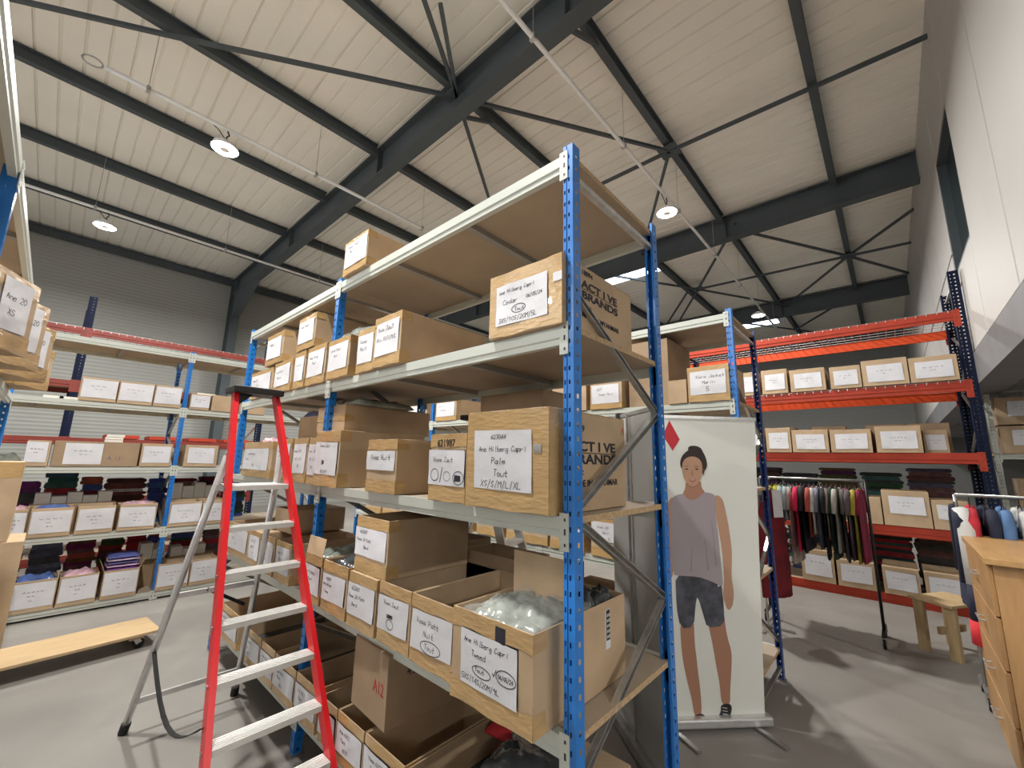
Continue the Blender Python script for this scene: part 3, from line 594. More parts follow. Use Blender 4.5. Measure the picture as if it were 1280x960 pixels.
# lowest shelf
low = [(4.28,3.80,.24,0,'Ane'),(3.66,3.31,.22,.6,'Voss'),(3.29,3.05,.22,.4,'Ane'),(3.04,2.71,.215,.4,'Voss'),(2.70,2.42,.22,.35,'Ane'),(2.38,2.19,.21,.4,'Voss'),(2.18,1.925,.215,0,'Ane'),(1.915,1.60,.22,0,'Voss'),(1.59,1.27,.22,.3,'Ane')]
for i, (a, b_, h, c, s) in enumerate(low):
    r1box('open cardboard box, %s from the ladder side, lowest shelf of front rack' % ORD[i+1], a, b_, .241, h, .6, x=1.165, openbox=True, paper=(.0,.22,.96,.78), content=('dark', c) if c else None, group='open boxes on the lowest shelf', jitter=0,
          lines=[(s+' 6213', .14, .70, .12), ('Pant', .2, .42, .12), ('XS/S', .3, .14, .12)])
ba = cbox('tilted brown box marked A12 wedged over the open boxes', (1.20,2.135,.495), -PI/2-.05, .335, .52, .31, paper=None, tapes='', body='card2', jitter=0)
text_mesh('printed_code', 'A12', .075, M['redink'], ba, (.21,-.001,.13), xs=.8)
text_mesh('printed_word', '4.5-B2 XL', .055, M['ink'], ba, (.3365,.10,.20), rot=(PI/2,0,PI/2), xs=.8)
b = bag('clear_polythene_bag', .30, .35, .12, M['bagdark'], None, (1.48,1.20,.462), .2, 31); tag(b, 'dark glossy polybag at the foot of the near post', 'bag')
b = bag('red_cloth', .2, .25, .07, mat('red_cloth', (.35,.01,.012), .8), None, (1.66,1.42,.462), .2, 33); tag(b, 'red cloth lying in the shade on the lowest shelf', 'clothing')
r1box('plain box in the corner of lowest shelf under the near post', 1.25, .92, .241, .24, .6, paper=None, tapes='', jitter=0, x=1.19)
# number stickers and print on the big boxes (parts of their boxes)
def brand(bx, x0, w, h, num, s=1.0, Z=(.80,.60,.47,.36,.245)):
    r = (PI/2, 0, PI/2); hh = .37*s; z0 = h*.42
    def L(nm, tx, size, z, xs, bold=.0006): text_mesh(nm, tx, size*s, M['ink'], bx, (w+.0012, x0, z*h), r, bold=bold, xs=xs)
    L('printed_number', num, .034, Z[0], 1.15); L('printed_word', 'ACT I VE', .052, Z[1], 1.66, .0014); L('printed_word', 'BRANDS', .052, Z[2], 1.72, .0014)
    B((w+.0005, x0, h*(Z[1]-.024)), (w+.0016, x0+.34*s, h*(Z[1]-.016)), 'underline', M['ink'], bx)
    L('printed_line', 'DISC:', .034, Z[3], 1.1); L('printed_line', 'MADE IN MYANMAR', .034, Z[4], 1.12)
brand(b_big, .13, .379*.985, .275, '18094', .84, (.86,.665,.50,.34,.22))
brand(b_j, .125, .423*.985, .37, '18439')
dm_ = MB(); ww = .423*.985+.0012
dm_.add([(ww,.53,.335),(ww,.548,.30),(ww,.542,.30),(ww,.53,.322),(ww,.518,.30),(ww,.512,.30)], [(0,1,2,3),(0,3,4,5)]); dm_.build('red_emblem', M['redink'], b_j)
# arrow-mark sticker on the Tweed box side
w_ = .39*.985; sm = MB(); sm.box((w_, .44, .13), (w_+.0012, .475, .27)); sm.build('white_sticker', M['paper'], b_F)
sm = MB(); sm.box((w_+.001, .445, .16), (w_+.002, .472, .268)); s2_ = sm.build('black_sticker', M['ink'], b_F)
s3_ = MB()
for i in range(5):
    for j in range(2): s3_.box((w_+.0018, .449+j*.012, .168+i*.019), (w_+.0026, .457+j*.012, .178+i*.019))
s3_.build('sticker_print', M['beam'], s2_)
B((.35,-.0045,.21), (.385,-.0015,.24), 'sticker', M['barcode'], b_j); B((.335,-.0045,.165), (.375,-.0025,.20), 'sticker', M['paper'], b_big)
text_mesh('pen_number', '621987', .045, M['ink'], [o for o in COL.objects if o.get('label','').startswith('taped box with number')][0], (.05,-.003,.235), xs=.9)

# ---- rack 2 (behind)
def r2box(lab, yL, yR, z, h, d=.5, x=3.465, **k): return cbox(lab, (x, yL, z), -PI/2, (yL-yR)*.985, d, h, **k)
r2box('box with handwritten sheet right of brown box, behind the banner top', 1.19, .87, 2.191, .29, .45, lines=[('Kora Jacket', .18, .70, .12), ('Marin', .35, .45, .12), ('5', .45, .15, .16)], jitter=0)
r2box('tall plain box crammed under the top of rear rack', 1.74, 1.36, 2.191, .60, .55, paper=None, tapes='', body='card2', jitter=0, x=3.52)
r2box('small plain box lying by the tall plain box, rear rack', 1.355, 1.20, 2.191, .20, .3, paper=None, tapes='', jitter=0)
r2box('box with white sheet behind the diagonal brace, rear rack', 2.12, 1.78, 2.191, .27, .45, lines=[('623', .2, .7, .12), ('Voss Noir', .25, .42, .12)], jitter=0, tapes='b')
bb_ = r2box('printed carton right of the near post, rear rack', 2.58, 2.16, 2.191, .25, .45, paper=(.05,.3,.3,.6), scrib=1, jitter=0, tapes='')
B((.18,-.003,.03), (.26,-.001,.07), 'sticker', M['paper'], bb_)
r2box('plain printed carton left of the near post, rear rack', 2.84, 2.61, 2.191, .245, .4, paper=(.1,.5,.5,.75), scrib=1, jitter=0)
for i, (a, b_) in enumerate(((3.3,2.9),(4.55,4.12),(5.3,4.75),(5.85,5.4))):
    r2box('labelled box, %s from left at fourth shelf of rear rack' % ORD[4-i], a, b_, 2.191, .28, .45, lines=[('Ane Hil', .14, .7, .1), ('XS/S/M/L', .2, .4, .1)], group='boxes on fourth shelf of the rear rack')
for i in range(9):
    a = 6.35 - i*.58 + random.uniform(-.03,.03)
    r2box('labelled box, %s from left at middle shelf of rear rack' % ORD[i+1], a, a-.50, 1.516, .27, .45, scrib=3, group='boxes on middle shelf of the rear rack')
seg = [(6.2,5.75),(5.7,5.2),(5.1,4.7),(4.62,4.22),(4.19,3.74),(3.66,3.24),(3.19,2.62),(2.60,2.20),(2.13,1.72)]
for i, (a, b_) in enumerate(seg):
    r2box('labelled box, %s from left at second shelf of rear rack' % ORD[i+1], a, b_, .861, .33, .5, paper=(.03,.42,.95,.92), lines=[('Voss 20', .14, .66, .12), ('Noir', .3, .38, .12), ('5', .45, .08, .12)], group='boxes on second shelf of the rear rack')
bb_ = r2box('box stacked with glossy silver label under the side shelf', 2.13, 1.72, 1.195, .26, .45, paper=None, tapes='', jitter=0)
B((.08,-.002,.05), (.27,-.0005,.21), 'silver_label', M['barcode'], bb_)
for i in range(6):
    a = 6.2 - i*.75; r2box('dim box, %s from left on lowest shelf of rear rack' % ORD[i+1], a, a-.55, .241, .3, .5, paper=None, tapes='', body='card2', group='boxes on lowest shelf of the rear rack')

# ---- left rack (faces the viewer)
def r3box(lab, x0, x1, z, h, d=.5, y=6.585, **k): return cbox(lab, (x0, y, z), 0, (x1-x0)*.985, d, h, **k)
PP = (.03,.14,.98,.92)
for i, (a, b_, h, kk) in enumerate(((.14,.445,.262,{}),(.45,.765,.262,{}),(.77,1.035,.262,{}),(1.13,1.34,.2,{}),(1.36,1.66,.21,dict(paper=None)),(1.68,2.0,.22,dict(paper=None)))):
    kw = dict(paper=PP, tapes=''); kw.update(kk)
    r3box(('first large white sheeted box on fourth shelf, left rack','second large white sheeted box on fourth shelf, left rack','third white sheeted box beside the blue post, fourth shelf, left rack','small white sheeted box right of the blue post, left rack','plain tan carton left of the red ladder rail, left rack','plain tan carton behind the red ladder rail, left rack')[i], a, b_, 2.251, h, .5, **kw)
r3box('narrow labelled box at left end, middle shelf, left rack', -.15, .02, 1.531, .265, .5, paper=(0,.16,.9,.95), tapes='')
bb_ = r3box('long brown box with taped sheet, middle shelf, left rack', .04, .735, 1.531, .27, .5, paper=(.12,.08,.55,.92), tapes='', body='card2', jitter=0)
text_mesh('printed_code', 'A 12', .06, M['inkgrey'], bb_, (.42,-.001,.07))
r3box('labelled box left of the blue post, middle shelf, left rack', .745, 1.035, 1.531, .27, .5, paper=(.06,.16,.95,.88), tapes='')
r3box('labelled box right of the blue post, middle shelf, left rack', 1.16, 1.51, 1.531, .27, .5, paper=(.1,.16,.9,.88), tapes='')
for i, (a, b_, c) in enumerate(((-.20,-.035,'bagpink'),(-.02,.29,'bagblue'),(.315,.62,None),(.65,.985,'bagpink'),(1.10,1.425,None),(1.43,1.70,None))):
    r3box('white sheeted open box, %s from left on second shelf, left rack' % ORD[i+1], a, b_, .811, .29, .32, openbox=True, paper=(.03,.14,.97,.9), tapes='', content=('bag', c, .09) if c else ('dark', .8), group='open boxes on second shelf of left rack', scrib=3, jitter=0)
for i, (a, b_, c) in enumerate(((-.04,.275,'bagblue'),(.285,.585,'bagpink'),(.615,.92,'bagblue'),(1.08,1.395,None),(1.40,1.68,None))):
    r3box('white sheeted open box, %s from left on lowest shelf, left rack' % ORD[i+1], a, b_, .091, .30, .32, openbox=True, paper=(.03,.14,.97,.93), tapes='', content=('bag', c, .10) if c else ('dark', .8), group='open boxes on lowest shelf of left rack', scrib=3, jitter=0, flaps=(('left',.1,20),('right',.1,20)) if i == 2 else ())
cf = [(.18,.05,.30),(.62,.42,.62),(.10,.09,.25),(.6,.45,.6),(.08,.10,.32)]
for i in range(5):
    b = bag('folded_shirt', .27, .34, .03, mat('shirt_%d' % i, cf[i], .7, var=.3, scale=12), None, (.765, 6.755, .392+i*.032), 0, i*3+1, n=8); tag(b, 'folded shirt in polybag, %s from bottom of the striped pile, lowest shelf' % ORD[i+1], 'clothing', 'pile of folded shirts')
# shelf stock behind the boxes: small white cartons, red and navy bundles
for (x0, y, z, nx, nz, lab) in ((-.02,6.95,1.145,5,3,'second shelf of left rack'),(1.14,6.95,1.145,4,5,'second shelf right of post'),(.94,6.95,.42,2,5,'lowest shelf behind the post'),(1.24,6.95,.42,3,3,'lowest shelf right of post')):
    for i in range(nx):
        for k in range(nz - (i % 2)):
            if z > 1: zz = .812 + .30 + k*.042 + .04
            else: zz = .40 + k*.042
            o = B((0,0,0), (.118,.2,.038), 'small_carton', M['carton'], None, loc=(x0+i*.124, y, (.812 if z > 1 else .092)+ (.302 + k*.0385))); tag(o, 'small white carton, %s up in the %s stack from left, %s' % (ORD[k+1], ORD[i+1], lab), 'carton', 'small white cartons %s' % lab)
# trays that carry those cartons
for x0, x1, z, nm in ((-.05,.64,.811,'left one on second shelf'),(1.10,1.68,.811,'right one on second shelf'),(.90,1.205,.091,'left one on lowest shelf'),(1.22,1.70,.091,'right one on lowest shelf')):
    cbox('plain box carrying white cartons, %s of left rack' % nm, (x0,6.925,z), 0, x1-x0, .22, .30, paper=None, tapes='', body='card2', jitter=0)
for i, (x, z, w, h, mm, nm) in enumerate(((-.3,.811,.32,.5,(.05,.012,.06),'plum'),(.03,.811,.28,.56,(.02,.05,.045),'dark green'),(.32,.811,.20,.52,(.20,.02,.03),'dull red'),(.53,.811,.40,.5,(.10,.03,.025),'brick brown'),(.94,.811,.2,.5,(.03,.05,.22),'blue'),(1.15,.811,.30,.50,(.22,.015,.02),'red'),(1.46,.811,.30,.52,(.07,.02,.03),'dark maroon'),(1.77,.811,.30,.5,(.03,.03,.05),'navy'),
        (-.3,.091,.30,.52,(.04,.05,.07),'slate'),(.02,.091,.28,.56,(.09,.10,.11),'grey'),(.31,.091,.26,.55,(.22,.01,.03),'crimson'),(.58,.091,.24,.5,(.05,.02,.02),'brown'),(.83,.091,.20,.60,(.45,.02,.03),'bright red'),(1.04,.091,.18,.58,(.03,.06,.25),'royal blue'),(1.26,.091,.34,.5,(.025,.03,.03),'black'),(1.62,.091,.34,.5,(.08,.05,.06),'mauve'))):
    clothes_stack('%s stack of folded clothes at the back of the %s shelf, left rack' % (nm, 'second' if z > .5 else 'lowest'), (x+w/2, 7.26, z), 0, w*.97, .16, h*1.12, mm, i+1)
b = bag('clear_bag', .24, .2, .30, M['poly'], None, (.55,6.98,1.113), 0, 5, n=10, wr=.1) if 0 else None
for i, (x, z) in enumerate(((.42,1.802),(.42,1.832),(.43,1.862),(-.12,2.251),(-.0,2.251),(1.20,2.453))):
    o = B((0,0,0), (.15 if i != 5 else .2,.1,.026), 'small_carton', M['carton'], None, loc=(x, 6.62 if i != 5 else 6.66, z)); tag(o, ['bottom small white carton on the long brown box','middle small white carton on the long brown box','top small white carton on the long brown box','left flat white carton lying on the fourth shelf','right flat white carton lying on the fourth shelf','flat white carton on the small sheeted box beside post'][i], 'carton')
b = bag('clear_polythene_bag', .26, .2, .15, M['bagfoil'], None, (-.30,6.86,1.532), .2, 17, n=10); tag(b, 'crumpled pale bag at far left end of the middle shelf', 'bag')
# red and black clutter in pallet rack behind left rack
for i in range(5):
    x = .6 + i*.55; o = cbox('low red tray box, %s from left, on pallet rack behind' % ORD[i+1], (x, 9.52, 1.91), 0, .42, .6, .06, paper=None, tapes='', group='red trays on the pallet rack', jitter=0)
    for ch in o.children: ch.data.materials[0] = M['redbeam']
# ---- near left rack
cl = [(2.62,3.0,.34),(3.12,3.50,.36),(3.66,4.06,.35),(4.22,4.60,.30)]
for i, (a, b_, h) in enumerate(cl):
    cbox('blurred taped box, %s from the viewer, overhanging the left edge rack' % ORD[i+1], (-.275+.02*i,a,2.121), PI/2-.42, (b_-a)*.95, .42, h, group='boxes on the left edge rack', lines=[('Ane 20', .15, .6, .12), ('XS', .3, .3, .12)], paper=(.3,.25,.85,.92), jitter=.03)
cbox('tan box topmost of the pile at the left edge', (-.72,5.62,.93), 0, .60, .5, .66, paper=None, tapes='t', jitter=0)
bb_ = cbox('tan box with hand hole below the topmost at left edge', (-.70,5.60,.0), 0, .68, .55, .925, paper=None, tapes='', jitter=0)
hh = MB(); hh.add([(.30+.07*math.cos(a), -.002, .80+.035*math.sin(a)) for a in [2*PI*i/8 for i in range(8)]], [tuple(range(8))]); hh.build('hand_hole', M['ink'], bb_)

# ---- red rack boxes
def r5box(lab, yL, yR, z, h, d=.6, x=7.48, **k): return cbox(lab, (x, yL, z), -PI/2, (yL-yR)*.985, d, h, **k)
PR = (.12,.15,.90,.80)
for i, (a, b_, h) in enumerate(((1.90,1.46,.38),(1.42,1.07,.38),(1.04,.60,.34),(.55,.20,.32),(.19,-.285,.36),(-.29,-.74,.33))):
    r5box('labelled box, %s from left on upper shelf of the red rack' % ORD[i+1], a, b_, 2.806 if 1 else 0, h, .6, paper=PR, tapes='', group='boxes on upper shelf of red rack', jitter=.015)
for i, (a, b_, h) in enumerate(((1.88,1.45,.35),(1.43,1.10,.37),(1.09,.645,.33),(.63,.175,.32),(.14,-.315,.35),(-.33,-.56,.30))):
    r5box('labelled box, %s from left on middle shelf of the red rack' % ORD[i+1], a, b_, 1.901, h, .6, paper=PR, tapes='', group='boxes on middle shelf of red rack', jitter=.015, x=7.48 if i < 5 else 7.7)
for i, (a, b_, h) in enumerate(((.42,.17,.34),(.16,-.295,.44),(-.30,-.62,.35))):
    r5box('box, %s right of the garment rack on second red shelf' % ORD[i+1], a, b_, .971, h, .6, paper=(.15,.35,.9,.85) if i else None, tapes='', jitter=.0)
for i, (a, b_, h) in enumerate(((1.12,.74,.42),(.72,.32,.34),(.25,-.10,.33),(-.14,-.5,.33))):
    r5box('box, %s from left under garments on lowest red shelf' % ORD[i+1], a, b_, .121, h, .6, paper=(.1,.2,.92,.85), tapes='', jitter=.0, scrib=1)
dk = [((.022,.022,.03),'black'),((.05,.03,.022),'brown'),((.03,.035,.05),'navy'),((.07,.012,.018),'maroon'),((.02,.028,.026),'charcoal'),((.045,.04,.035),'umber')]
for lv, nm in ((.971,'second'),(.121,'lowest')):
    for i, (c, cn) in enumerate(dk):
        clothes_stack('%s stack of folded clothes at the back of the %s shelf, red rack' % (cn, nm), (8.34, 2.15-i*.5, lv), PI/2, .485, .32, (.66,.74,.58,.70,.62,.72)[(i+int(lv*9)) % 6], c, 40+i+int(lv*20))
for i, y in enumerate((1.55,.9,.25,-.2)):
    cbox('dim plain box, %s from left at the back of middle red shelf' % ORD[i+1], (8.12,y,1.901), -PI/2, .42, .4, .42, paper=None, tapes='', body='card2')
# shelf unit under the mezzanine at the right edge
t = rack('white slotted shelving under the mezzanine at the right edge', (8.5,-1.02,0), -PI/2, [0,1.8], .5, 2.72, [.5,1.22,1.92], post='beam', pw=.05)
for i, (a, b_, z, h) in enumerate(((-1.10,-1.50,2.30,.36),(-1.10,-1.50,1.921,.36),(-1.18,-1.6,1.221,.38),(-1.55,-2.0,1.921,.36),(-1.65,-2.1,1.221,.35),(-1.15,-1.6,.501,.35))):
    cbox('labelled box under the mezzanine, %s' % ['upper one of the stack at the frame edge','lower one of the stack at the frame edge','on the shelf beneath the stack','deeper along the upper shelf','deeper along the shelf beneath','on the bottom shelf'][i], (8.47,a,z), -PI/2, a-b_, .4, h, paper=(.25,.3,.95,.85), tapes='', jitter=0)

# ================================================================== LADDER (red rails)
def ladder(label, C, th, w0, dw, ln, zp, dz, steps, zh, rn, rw, railmat, rear_top=None, name='step_ladder', cap=True):
    t = thing(name, label, 'ladder', (C[0], C[1], 0), th)
    def P(z, s, off=0): return Vector((s*(w0-dw*z), ln*z+off, z))
    ztop = zp + zh
    for s in (-1, 1):
        mb = MB(); a, b_ = P(0.02, s), P(ztop-.02, s); d = (b_-a).normalized()
        mb.bar(a, b_, .026, .062, up=(0, -d.z, d.y)); mb.build('rail', M[railmat], t)
        r = MB(); r.bar(P(0,s)-d*.0, P(.06,s), .034, .072, up=(0,-d.z,d.y)); r.build('rubber_foot', M['rubber'], t)
    for i in range(steps):
        z = zp - i*dz
        if z < .1: break
        a, b_ = P(z, -1), P(z, 1); mb = MB(); dep = .085 if i else .26
        y0 = a.y-.035; y1 = y0+dep
        mb.box((a.x+.014, y0, z-.026), (b_.x-.014, y0+.004, z)); mb.box((a.x+.014, y0+.004, z-.004), (b_.x-.014, y1, z)); mb.box((a.x+.014, y1-.004, z-.022), (b_.x-.014, y1, z-.004))
        for k in range(5): mb.box((a.x+.016, y0+.01+k*.015, z), (b_.x-.016, y0+.016+k*.015, z+.003))
        st = mb.build('tread' if i else 'platform', M['aluw'], t)
        rv = MB()
        for sx, px in ((-1, a.x-.016), (1, b_.x+.016)): rv.box((px-.003, a.y-.012, z-.018), (px+.003, a.y+.012, z-.006))
        rv.build('rivet', M['galv'], st)
    if cap:
        a, b_ = P(ztop, -1), P(ztop, 1)
        o = B((a.x-.03, a.y-.09, ztop-.03), (b_.x+.03, a.y+.12, ztop+.012), 'top_cap', M['black'], t); bevel(o, .008)
        cm = MB(); cm.add([(a.x+.02,a.y,ztop-.03),(a.x+.10,a.y,ztop-.03),(a.x+.03,a.y,ztop-.10),(a.x+.02,a.y+.05,ztop-.03),(a.x+.10,a.y+.05,ztop-.03),(a.x+.03,a.y+.05,ztop-.10)], [(0,2,1),(3,4,5),(0,1,4,3),(1,2,5,4),(2,0,3,5)]); cm.build('cap_bracket', M['black'], t)
    zj = zp + .17
    for s in (-1, 1):
        mb = MB(); a = Vector((s*(w0-dw*zj+.0), ln*zj+.05, zj)); b_ = Vector((s*rw, rn, .03)); d = (b_-a).normalized()
        mb.tube([a, b_], .019, 10); mb.tube([a-d*.0+Vector((-s*.0,0,0)), a-d*.03], [.019,.012], 10); mb.build('rear_leg', M['alu'], t, smooth=True)
        f = MB(); f.tube([b_-d*.04, b_+d*.028], .025, 10); f.build('rubber_foot', M['rubber'], t)
    def RP(z, s): f = (zj-z)/(zj-.03); return Vector((s*(w0-dw*zj + (rw-(w0-dw*zj))*f), ln*zj+.05 + (rn-ln*zj-.05)*f, z))
    for z in (.20, .85): 
        mb = MB(); mb.bar(RP(z,-1), RP(z,1), .018, .030); mb.build('cross_bar', M['alu'], t)
    for s in (-1, 1): mb = MB(); mb.bar(P(zp-.02, s, .0), RP(zp-.02, s), .006, .03); mb.build('platform_strut', M['galv'], t)
    return t, P, RP
lt, LP_, LRP = ladder('red and aluminium step ladder standing before the front rack', (.874,2.028), .010, .280, .078, .493, 1.523, .2085, 8, .589, 1.635, .293, 'ladred')
mb = MB(); a, b_ = LP_(.55,-1)+Vector((-.02,0,0)), LRP(.52,-1)
pts = [a.lerp(b_, i/10) + Vector((-.0, 0, -.20*math.sin(PI*i/10))) for i in range(11)]
for p, q in zip(pts, pts[1:]): mb.bar(p, q, .022, .004)
mb.build('spreader_strap', M['rubber'], lt)
mb = MB(); mb.bar(LRP(.86,1)+Vector((-.28,0,0)), LRP(.70,1)+Vector((-.05,0,0)), .012, .02); mb.build('spreader_strut', M['black'], lt)
ladder('aluminium step ladder in the aisle behind the front rack', (2.62,1.95), .35, .24, .05, .30, 1.64, .28, 6, .40, 1.1, .25, 'alu')

# ================================================================== ROLL-UP BANNERS
def chaikin(p, n=2):
    for _ in range(n):
        q = []
        for (a, b_), (c, d) in zip(p, p[1:]+p[:1]): q += [(a*.75+c*.25, b_*.75+d*.25), (a*.25+c*.75, b_*.25+d*.75)]
        p = q
    return p
bd = Vector((.7333,-.68,0)); brz = math.atan2(-.51,.55)
bt = thing('roll_up_banner', 'white roll-up banner printed with a woman in grey top and shorts', 'banner', (2.91,1.32,0), brz)
pm = MB(); pm.poly([(.0,.05),(.75,.05),(.855,2.035),(.105,2.035)], 0, .003); pan = pm.build('printed_panel', M['vinyl'], bt)
tb = MB(); tb.bar((.100,.0015,2.04), (.860,.0015,2.04), .014, .022); tb.build('top_rail', M['alu'], bt)
bs = MB(); bs.box((-.02,-.05,.018), (.78,.06,.075)); bevel(bs.build('base_cassette', M['alu'], bt), .012)
for xx in (.10,.66):
    fm = MB(); fm.bar((xx,-.02,.012), (xx+.06,-.24,.012), .03, .014); fm.build('stand_foot', M['galv'], bt)
ps = MB(); ps.tube([(.375,.04,.05), (.47,.04,2.03)], .008, 6); ps.build('support_pole', M['galv'], bt)
SK = (.52,.30,.20); SKd = (.42,.21,.135)
def pr(name, pts, c, k, sm=2): mb = MB(); mb.poly(chaikin(pts, sm) if sm else pts, -.0006*k-.0004, 0); o = mb.build(name, flat(c) if isinstance(c, tuple) else c, pan); return o
pr('printed_leg', [(.195,.68),(.29,.68),(.292,.60),(.290,.50),(.298,.42),(.301,.354),(.314,.216),(.314,.063),(.262,.06),(.25,.172),(.222,.286),(.194,.449)], (.42,.21,.135), 1)
pr('printed_leg', [(.38,.70),(.512,.70),(.515,.62),(.525,.539),(.551,.444),(.536,.327),(.519,.211),(.514,.13),(.452,.13),(.45,.259),(.431,.375),(.418,.493)], (.42,.21,.135), 1)
pr('printed_neck', [(.284,1.58),(.284,1.528),(.249,1.471),(.327,1.42),(.41,1.47),(.431,1.502),(.403,1.529),(.401,1.59)], SKd, 1)
pr('printed_arm', [(.495,1.49),(.557,1.465),(.574,1.37),(.592,1.239),(.601,1.083),(.583,.930),(.590,.880),(.594,.81),(.580,.745),(.555,.712),(.535,.720),(.522,.76),(.512,.80),(.522,.87),(.53,.906),(.529,1.083),(.512,1.238),(.495,1.369)], SK, 2)
for k in range(3): pr('printed_finger_shade', [(.535+.017*k,.80),(.539+.017*k,.80),(.541+.015*k,.735),(.538+.015*k,.735)], SKd, 3, 0)
pr('printed_arm', [(.165,1.46),(.215,1.46),(.19,1.2),(.17,1.0),(.15,.9),(.11,1.0),(.12,1.25),(.14,1.4)], SK, 1)
pr('printed_shorts', [(.177,.96),(.337,.96),(.446,.96),(.507,.90),(.514,.733),(.509,.615),(.385,.600),(.362,.685),(.329,.807),(.312,.758),(.29,.606),(.195,.602),(.174,.735)], mat('print_shorts', (.085,.088,.115), .6, var=.6, scale=16), 2, 1)
pr('printed_top', [(.265,1.489),(.288,1.455),(.327,1.443),(.368,1.456),(.421,1.50),(.461,1.498),(.508,1.478),(.498,1.42),(.495,1.363),(.50,1.272),(.507,1.2),(.510,1.08),(.518,.906),(.513,.862),(.433,.900),(.337,.930),(.198,.936),(.158,.944),(.160,1.15),(.166,1.34),(.172,1.45),(.21,1.478)], mat('print_top', (.40,.35,.375), .6, var=.10, scale=3), 3, 1)
for x0, z0, x1, z1 in ((.40,1.18,.41,.97),(.30,1.12,.285,.96),(.46,1.3,.47,1.0)): pr('printed_crease', [(x0,z0),(x0+.007,z0),(x1+.012,z1),(x1,z1)], (.31,.27,.30), 4, 0)
pr('printed_ear', [(.262,1.665),(.272,1.665),(.278,1.62),(.268,1.615)], SKd, 3); pr('printed_ear', [(.418,1.665),(.434,1.665),(.428,1.615),(.416,1.62)], SKd, 3)
pr('printed_hair', [(.262,1.655),(.249,1.697),(.262,1.745),(.291,1.779),(.32,1.797),(.316,1.815),(.335,1.830),(.381,1.831),(.416,1.817),(.431,1.787),(.449,1.749),(.458,1.701),(.451,1.672),(.432,1.650),(.42,1.62),(.40,1.68),(.34,1.70),(.28,1.68)], (.030,.018,.015), 3)
pr('printed_face', [(.263,1.66),(.270,1.602),(.287,1.568),(.318,1.540),(.353,1.540),(.385,1.567),(.410,1.614),(.420,1.665),(.413,1.724),(.376,1.750),(.338,1.754),(.296,1.741),(.268,1.707)], (.52,.30,.20), 4)
for x in (.298,.375):
    pr('printed_eye', [(x-.016,1.662),(x,1.668),(x+.016,1.662),(x,1.656)], (.06,.035,.03), 6, 1)
    pr('printed_brow', [(x-.022,1.678),(x,1.687),(x+.022,1.680),(x,1.683)], (.08,.045,.03), 6, 1)
pr('printed_nose', [(.335,1.66),(.340,1.66),(.348,1.622),(.338,1.614),(.325,1.619)], (.42,.22,.14), 5, 1)
pr('printed_mouth', [(.312,1.590),(.338,1.584),(.366,1.592),(.352,1.575),(.336,1.570),(.320,1.577)], (.40,.10,.09), 6, 1)
pr('printed_teeth', [(.320,1.588),(.338,1.5835),(.358,1.589),(.338,1.579)], (.75,.70,.66), 7, 1)
pr('printed_shoe', [(.445,.134),(.505,.143),(.525,.12),(.516,.085),(.500,.055),(.425,.050),(.422,.065),(.448,.095)], (.015,.015,.017), 3); pr('printed_sole', [(.420,.062),(.515,.07),(.512,.052),(.420,.05)], (.7,.7,.68), 4, 0)
pr('printed_shoe', [(.256,.075),(.31,.088),(.34,.070),(.352,.055),(.26,.052)], (.02,.012,.012), 3)
for k in range(3): pr('printed_lace', [(.455,.12-.018*k),(.49,.115-.018*k),(.49,.111-.018*k),(.455,.116-.018*k)], (.7,.7,.68), 5, 0)
pr('printed_red_mark', [(.13,1.90),(.185,2.012),(.258,1.874),(.20,1.79)], (.58,.03,.045), 2, 0)
pr('printed_emblem', [(.475,.872),(.487,.878),(.492,.868),(.480,.863)], (.6,.6,.62), 5, 0)
# second banner seen from behind
b2 = thing('roll_up_banner', 'grey back of a second roll-up banner beside the near rack end', 'banner', (2.40,1.04,0), math.atan2(.50,.42))
pm = MB(); pm.poly([(0,.06),(.66,.06),(.66,2.02),(0,2.02)], 0, .003); pm.build('banner_panel', M['greyback'], b2)
pm = MB(); pm.box((-.01,-.04,.01), (.67,.05,.07)); pm.build('base_cassette', M['galv'], b2)
pm = MB(); pm.tube([(.33,.02,.05),(.33,.02,2.02)], .009, 6); pm.tube([(.48,-.012,1.2),(.52,-.012,2.02)], .006, 6); pm.build('support_pole', M['galv'], b2)
pm = MB(); pm.box((-.005,-.008,2.01), (.665,.010,2.035)); pm.build('top_rail', M['galv'], b2)
B((.48,-.02,1.99), (.53,.02,2.045), 'rail_clamp', M['black'], b2)

# ================================================================== DOLLY
dt = thing('wooden_dolly', 'long pale wooden dolly board on black casters on the floor', 'dolly', (-.35,4.92,0), .10)
bevel(B((0,0,.112), (1.28,.46,.135), 'board', M['ply'], dt), .003)
for x, y in ((.12,.08),(.12,.38),(1.12,.08),(1.12,.38)):
    cs = MB(); cs.box((x-.04,y-.03,.104), (x+.04,y+.03,.112)); cs.bar((x-.0,y-.022,.10), (x+.03,y-.022,.045), .003, .04, up=(1,0,0)); cs.bar((x,y+.022,.10), (x+.03,y+.022,.045), .003, .04, up=(1,0,0))
    co = cs.build('caster', M['galv'], dt); wm = MB(); wm.tube([(x+.03,y-.015,.042),(x+.03,y+.015,.042)], .041, 18); wm.build('wheel', M['rubber'], co)
for x in (.12, 1.12): B((x-.05,.02,.090), (x+.05,.44,.104), 'batten', M['ply'], dt)

